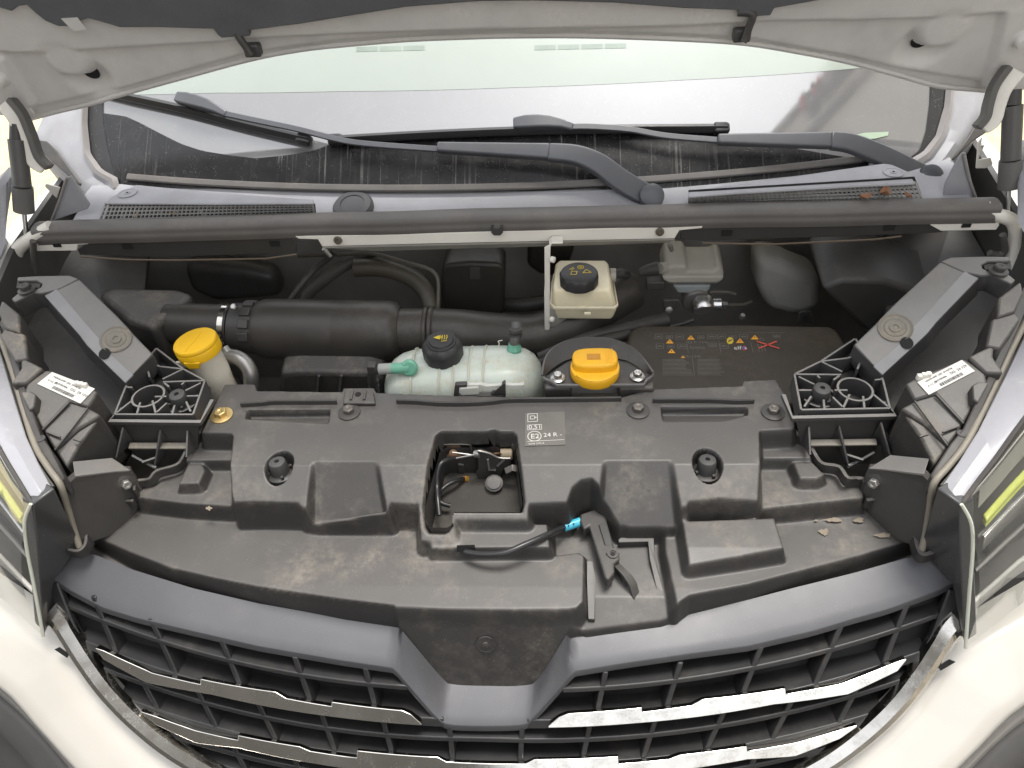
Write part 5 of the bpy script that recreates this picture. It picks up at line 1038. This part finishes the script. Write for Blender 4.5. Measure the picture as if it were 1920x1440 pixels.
for k in range(7): wsheet('shade_band_dash', M('dash_mint', (.24, .29, .255), .1), [(668+k*44 if k < 3 else 870+k*44, 88-k*1.0)] + [(708+k*44 if k < 3 else 910+k*44, 87-k*1.0)], [(668+k*44 if k < 3 else 870+k*44, 97-k*1.0), (708+k*44 if k < 3 else 910+k*44, 96-k*1.0)], .0009, 6, 1)
wsheet('green_sticker', M('sticker_green', (.32, .40, .30), .3), [(1603,253),(1620,249),(1666,247)], [(1605,262),(1640,260),(1665,254)], .0016, 8, 2)
# corner mouldings of the windscreen
for s in (0, 1):
    fl_ = lambda x, y: (x, y)
    inn_ = [(166,120),(166,170),(164,232),(170,288),(192,318),(222,334),(223,352)] if s == 0 else [(1776,90),(1776,140),(1770,200),(1754,255),(1730,285),(1704,300),(1698,312)]
    mdl = [(150,130),(152,180),(152,236),(157,292),(178,326),(206,342),(212,360)] if s == 0 else [(1790,95),(1790,150),(1786,205),(1770,258),(1745,295),(1722,312),(1716,325)]
    out_ = [(92,180),(84,212),(62,262),(92,300),(122,336),(158,372),(172,384)] if s == 0 else [(1866,120),(1866,160),(1848,215),(1825,250),(1802,285),(1778,318),(1768,345)]
    ra = resample([UW(*p, .004) for p in inn_], 28); rb = resample([UW(*p, .012) for p in mdl], 28); rc_ = resample([UW(*p, -.004) for p in out_], 28)
    t = thing('corner_moulding', ['grey plastic corner moulding at the left foot of the windscreen', 'grey plastic corner moulding at the right foot of the windscreen'][s], 'moulding', ra[-1], 'windscreen corner mouldings')
    MB().grid([[a, a.lerp(b, .5)+wn*.006, b] for a, b in zip(ra, rb)]).o('glass_bead', M('bead_grey', (.26, .245, .24), .5, dust=.3), t, ang=60)
    MB().grid([[b, b.lerp(c, .15)-wn*.004, b.lerp(c, .5)+wn*.006, b.lerp(c, .85)+wn*.002, c, c-Vector((0, 0, .05))] for b, c in zip(rb, rc_)]).o('moulding_sheet', COWL, t, ang=50)
    hp = UW(*[(180,367),(1765,327)][s], .006); MB().lathe([(.010, 0), (.010, .001)], hp, (0, -.5, .85), 20).o('hole', HOLE, t)
    # gusset fin in front of it
    fn = [(125,333),(133,330),(146,350),(168,384),(164,392),(97,415),(112,375)] if s == 0 else [(1804,287),(1811,286),(1820,330),(1830,370),(1768,373),(1772,345),(1790,310)]
    t2 = tag(MB().prism([UY(x, y, 1.075) for x, y in fn], (0, .004, 0)).o('scuttle_fin', COWL, bevel=.0012), ['grey triangular plastic fin left of the left-hand intake', 'grey triangular plastic fin right of the right-hand intake'][s], 'fin')
    fe = [(125,333),(112,375),(97,413)] if s == 0 else [(1806,287),(1815,330),(1830,372)]
    MB().tube([UY(x, y, 1.074) for x, y in fe], .0022, 8).o('fin_edge', M('bead_grey', (.26, .245, .24)), t2)
    dk = [(62,268),(68,263),(90,266),(110,285),(155,345),(152,350),(100,305)] if s == 0 else [(1865,208),(1840,212),(1812,260),(1782,300),(1786,302),(1820,268),(1862,240)]
    tag(MB().prism([UW(x, y, .012) for x, y in dk], wn*.004).o('dark_gusset', BLACK, bevel=.002), ['dark triangular seal flap above the left-hand fin', 'dark triangular seal flap above the right-hand fin'][s], 'seal flap')

# ================================================================== WIPERS
def wiper(label, arm, armw, sleeve, rod, conn, blade, cap):
    t = thing('wiper', label, 'wiper', UW(*arm[0]), 'windscreen wipers')
    pa = smooth([UW(x, y, o_) for x, y, o_ in arm], 5); ws = list(np.interp(np.linspace(0, 1, len(pa)), np.linspace(0, 1, len(armw)), armw))
    def ribbon(path, wid, thick, nm, bev=.003):
        MB().strip(path, wid, thick, wn).o(nm, WIPE, t, bevel=bev, seg=3)
    ribbon(pa, ws, .014, 'arm_root')
    ps = [UW(x, y, o_) for x, y, o_ in sleeve]; ps = resample(ps, 8); ribbon(ps, list(np.linspace(.026, .016, 8)), .014, 'arm_sleeve')
    ribbon(smooth([UW(x, y, o_) for x, y, o_ in rod], 5), .0095, .005, 'arm_rod', .001)
    cp = [UW(x, y, o_) for x, y, o_ in conn]
    ribbon(resample(cp, 6), [.018, .022, .022, .020, .015, .012], [.014, .016, .016, .016, .012, .008], 'connector', .003)
    m_ = cp[0].lerp(cp[-1], .35)+wn*.0085; tdir = (cp[-1]-cp[0]).normalized(); sdir = tdir.cross(wn)
    mb = MB()
    for k in range(4): mb.strip([m_+tdir*(k*.0022)-sdir*.004, m_+tdir*(k*.0022)+sdir*.004], .0008, .0006, wn)
    mb.o('connector_mark', M('mark_grey', (.25, .25, .25), .5), t)
    pb = smooth([UW(x, y, o_) for x, y, o_ in blade], 8); n_ = len(pb)
    MB().loft([[p+wn*.010+sdir*.001, p+wn*.002-sdir*.0075, p-wn*.003-sdir*.0065, p-wn*.003+sdir*.0065, p+wn*.002+sdir*.0075] for p in pb]).o('blade_spoiler', M('blade_black', (.020, .020, .021), .35), t, ang=30)
    MB().loft([[p-wn*.003+sdir*.002, p-wn*.003-sdir*.002, p-wn*.010-sdir*.0007, p-wn*.010+sdir*.0007] for p in pb]).o('blade_rubber', CABLE, t)
    for e in (0, -1):
        d = (pb[1]-pb[0]).normalized() if e == 0 else (pb[-1]-pb[-2]).normalized(); q = pb[e]
        MB().strip([q-d*.022, q-d*.002, q+d*.004], [.018, .018, .014], [.015, .015, .011], wn).o('blade_end_cap', M('blade_black', (.020, .020, .021)), t, bevel=.003)
    MB().lathe([(.0195, -.004), (.0200, .002), (.0185, .008), (.012, .0105), (.004, .011)], UW(*cap, .018), wn+Vector((0, -.15, 0)), 30).o('pivot_cap', WIPE, t)
wiper('long wiper whose arm pivots near the middle, lying across the left of the windscreen', [(1222,369,.004),(1196,358,.010),(1160,336,.018),(1122,308,.026),(1080,291,.030),(1028,286,.030)], [.034, .036, .036, .034, .031, .028], [(1030,285,.030),(820,277,.026)], [(822,280,.024),(700,271,.022),(640,263,.022),(560,243,.022),(470,224,.022),(420,213,.022)], [(332,183,.022),(360,189,.024),(395,200,.024),(425,215,.022)], [(150,160,.010),(230,180,.010),(340,204,.010),(460,235,.010),(580,263,.010)], (1222,368))
wiper('shorter wiper whose arm pivots at the right-hand intake, blade lying along the black border', [(1744,336,.004),(1712,322,.010),(1670,300,.018),(1625,280,.026),(1590,268,.030),(1556,264,.030)], [.036, .036, .034, .032, .030, .028], [(1557,264,.030),(1345,262,.026)], [(1347,263,.024),(1250,255,.022),(1180,243,.022),(1110,238,.022),(1068,238,.022)], [(963,233,.020),(1000,229,.024),(1045,231,.024),(1075,239,.022)], [(640,262,.010),(820,252,.010),(1000,245,.010),(1180,242,.010),(1363,241,.010)], (1743,332))

# ================================================================== BONNET (raised; we look up at its inner side)
BA = math.radians(70); bo = Vector((0, 1.126, -.39)); bu = Vector((1, 0, 0)); bv = Vector((0, -math.cos(BA), math.sin(BA))); bn = Vector((0, -math.sin(BA), -math.cos(BA)))   # bn looks at the camera
def UBN(px, py, off=0.): p = UP(px, py, bo+bn*off, bn)-bo; return (p.x, p.dot(bv))
edge_px = [(-60,215),(0,208),(40,222),(60,218),(110,205),(166,192),(232,172),(340,142),(466,108),(560,90),(640,81),(760,71),(880,66),(960,64),(1100,64),(1280,70),(1400,78),(1500,94),(1590,112),(1680,136),(1760,158),(1830,165),(1875,168),(1930,160),(1990,150)]
ed = [UBN(*p) for p in edge_px]
bt = thing('bonnet', 'raised white bonnet seen from below with dark insulation pad', 'bonnet', bo+bv*-.1)
body = ed+[(.93, .10), (.95, .65), (-.95, .65), (-.93, .10)]
inner = [UBN(*p) for p in [(-60,195),(60,195),(232,158),(340,128),(466,92),(640,68),(880,54),(1100,52),(1280,58),(1400,64),(1590,98),(1680,120),(1870,150),(1990,130)]]+[(.95, .10), (.95, .66), (-.95, .66), (-.95, .10)]
frame_ = [UBN(*p) for p in [(-60,80),(40,86),(130,82),(300,72),(400,66),(520,56),(640,50),(900,42),(1280,36),(1450,25),(1600,24),(1780,18),(1980,0)]]+[(.95, .66), (-.95, .66)]
dl, dr = UBN(168, 141), UBN(1728, 82)
relief('inner_panel', BONNET, bt, (-.92, .92), (-.20, .62), .004, -.012, [
    (body, 0., .008, 'out'), (inner, .006, .006, 'out'), (frame_, .0145, .006, 'out'),
    (circ(dl, .045, 24), -.010, .030, 'in'), (circ(dr, .045, 24), -.010, .030, 'in'),
    ([UBN(*p) for p in [(-30,100),(10,100),(62,185),(40,205),(-40,200)]], .016, .010, 'out'), ([UBN(*p) for p in [(1885,10),(1960,10),(1945,150),(1850,150),(1860,125)]], .016, .010, 'out'),
    (circ(UBN(130, 105), .022, 20), .012, .020, 'out'), (circ(UBN(1765, 48), .022, 20), .012, .020, 'out')], plane=(bo, bu, bv, bn), margin=0.)
MB().tube(smooth([bo+bu*x+bv*(y-.004)-bn*.004 for x, y in ed], 4), .006, 10, flat=.9).o('hem', BONNET, bt)
MB().prism([bo+bu*x+bv*y-bn*.020 for x, y in body], -bn*.002).o('outer_skin', WHITE, bt)
for q in (dl, dr): MB().lathe([(.0125, 0), (.0130, .001)], bo+bu*q[0]+bv*q[1]-bn*.0085, bn, 26).o('drain_hole', HOLE, bt)
pad = [UBN(*p, .0246) for p in [(-60,18),(0,15),(22,22),(35,12),(50,10),(66,25),(85,40),(110,50),(140,50),(150,40),(165,35),(185,40),(225,52),(300,52),(400,55),(408,66),(415,72),(470,68),(465,58),(560,46),(640,33),(760,14),(900,3),(1000,2),(1150,6),(1280,16),(1383,20),(1385,32),(1445,30),(1452,16),(1520,4),(1640,-20),(1900,-60)]]+[(.80, .55), (-.80, .55)]
MB().prism([bo+bu*x+bv*y+bn*.0146 for x, y in pad], bn*.010).o('insulation_pad', PAD, bt, bevel=.002)
MB().prism([bo+bu*q[0]+bv*q[1]+bn*.0252 for q in [UBN(*p) for p in [(125,12),(155,10),(172,32),(148,36)]]], bn*.001).o('pad_cutout', BONNET, bt)
for pts in ([(1385,32),(1412,32),(1405,52),(1398,66),(1392,74)], [(440,70),(450,80),(462,92),(472,102)]):
    q = [UBN(*p, .03) for p in pts]; MB().tube(smooth([bo+bu*a+bv*b+bn*(.020+.004*i) for i, (a, b) in enumerate(q)], 4), .0055, 10).o('washer_hose', BLACK, bt)
    a, b = q[-1]; MB().box(bo+bu*a+bv*b+bn*.02, (.024, .016, .018)).o('washer_jet', BLACK, bt, bevel=.003)
for (x, y) in ((50,197),(5,133),(1875,132),(1910,58)):
    a, b = UBN(x, y); MB().lathe([(.0155, 0), (.0155, .004), (.0105, .006), (.0100, .014), (.0085, .017), (.004, .018)], bo+bu*a+bv*b+bn*.012, bn, 20).o('hinge_stud', BONNET, bt)
# hinge arms and gas struts
for s in (0, 1):
    pts = [(8,192,1.11),(30,220,1.10),(48,262,1.09),(62,300,1.08),(82,320,1.075)] if s == 0 else [(1905,130,1.11),(1880,165,1.10),(1868,200,1.09),(1862,225,1.08),(1845,245,1.075)]
    t = thing('hinge_arm_assembly', ['pale bent hinge arm under the left corner of the bonnet', 'pale bent hinge arm under the right corner of the bonnet'][s], 'hinge', UY(*pts[-1]))
    pp = smooth([UY(*q) for q in pts], 5); MB().strip(pp, list(np.interp(np.linspace(0, 1, len(pp)), [0, .3, .8, 1], [.03, .026, .022, .012])), .006, (.35*(1 if s == 0 else -1), -1, .3)).o('hinge_arm', CREAMSTEEL, t, bevel=.002)
    pp2 = [p+Vector((.012 if s == 0 else -.012, .002, .004)) for p in pp]; MB().strip(pp2, .010, .018, (0, -1, .3)).o('hinge_web', M('hinge_dark', (.11, .105, .098), .5, dust=.3), t, bevel=.002)
    t = thing('gas_strut', ['grey gas strut holding up the left corner of the bonnet', 'grey gas strut holding up the right corner of the bonnet'][s], 'strut', UY(*[(48,440,1.04),(1890,395,1.04)][s]))
    a, b, c, d = [UY(*q) for q in ([(30,232,1.10),(32,262,1.09),(42,350,1.06),(45,396,1.05)] if s == 0 else [(1903,168,1.10),(1899,198,1.09),(1895,300,1.06),(1892,352,1.05)])]
    SM = M('strut_grey', (.085, .083, .080), .45, dust=.25)
    MB().tube([a, b], [.009, .011], 18).o('strut_cap', BLACK, t); MB().tube([b, c], .0135, 22).o('strut_tube', SM, t); MB().tube([c, d], [.0155, .0155], 22).o('strut_sleeve', M('strut_sleeve_grey', (.13, .126, .12), .5, dust=.3), t)
    e = UY(*[(50,450,1.03),(1889,400,1.03)][s]); MB().tube([d, e], .0035, 10).o('strut_rod', STEEL, t)
    q = [(85,345),(112,352),(106,372),(98,364),(84,350)] if s == 0 else [(1842,258),(1836,300),(1858,296),(1862,308),(1848,316),(1830,316),(1834,268)]
    tag(MB().prism([UY(x, y, 1.11) for x, y in q], (0, .003, 0)).o('body_tab', CREAMSTEEL, bevel=.0008), ['small cream metal tab behind the left-hand strut', 'small cream metal tab with a hook left of the right-hand strut'][s], 'metal tab')
    # wing edge
    wpts = [(-40,360,1.02),(2,352,1.05),(18,335,1.08),(30,318,1.12)] if s == 0 else [(1965,330,1.02),(1925,305,1.05),(1912,285,1.08),(1905,268,1.12)]
    wd2 = [(-40,560,.90),(6,470,.97),(12,420,1.0),(22,350,1.08)] if s == 0 else [(1990,500,.90),(1915,430,.97),(1908,385,1.0),(1908,300,1.08)]
    t = thing('front_wing', ['edge of the left front wing with grey inner flange', 'edge of the right front wing with grey inner flange'][s], 'wing', UY(*wd2[1]))
    w1 = resample(smooth([UY(*q) for q in wpts], 4), 12); w2 = resample(smooth([UY(*q) for q in wd2], 4), 12); ox = -1 if s == 0 else 1
    MB().grid([[b, a, a+Vector((ox*.01, 0, .005)), a+Vector((ox*.05, 0, -.02)), a+Vector((ox*.09, 0, -.12)), a+Vector((ox*.1, 0, -.5))] for a, b in zip(w1, w2)]).o('wing_skin', COWL, t, ang=40)
# white A-pillar foot behind each corner moulding
for s in (-1, 1):
    tag(MB().prism([Vector((s*x, y, z)) for x, y, z in ((.74, 1.22, -.64), (.745, 1.215, -.56), (.72, 1.35, -.46), (.70, 1.60, -.27), (.66, 1.75, -.15), (.84, 1.78, -.15), (.86, 1.5, -.50), (.86, 1.25, -.66))], (0, .02, -.03)).o('windscreen_pillar', WHITE, bevel=.01), ['white body pillar beyond the left side of the windscreen', 'white body pillar beyond the right side of the windscreen'][s > 0], 'pillar')
    tag(MB().prism([Vector((s*x, y, z)) for x, y, z in ((.86, .98, -.68), (.86, 1.9, -.68), (.86, 1.9, -1.6), (.86, .98, -1.6))], (s*.10, 0, 0)).o('door_side', WHITE, bevel=.02), ['white left flank of the van behind the wing', 'white right flank of the van behind the wing'][s > 0], 'body side')
# outer wing panels between headlight and door
for s in (-1, 1):
    rows_ = []
    for i in range(9):
        v = i/8; y = lerp(.66, 1.02, v); zt_ = lerp(-.70, -.66, v)
        rows_.append([Vector((s*x, y+dy, z)) for x, dy, z in ((.845, .0, zt_-.02), (.85, 0, zt_), (.875, -.004, zt_-.004), (.92, -.02, zt_-.06), (.955, -.03, zt_-.18), (.965, -.03, zt_-.40), (.965, -.03, -1.25))])
    tag(MB().grid(rows_).o('wing_panel', WHITE, ang=60, solid=.002), ['white outer skin of the left front wing behind the headlight', 'white outer skin of the right front wing behind the headlight'][s > 0], 'wing')
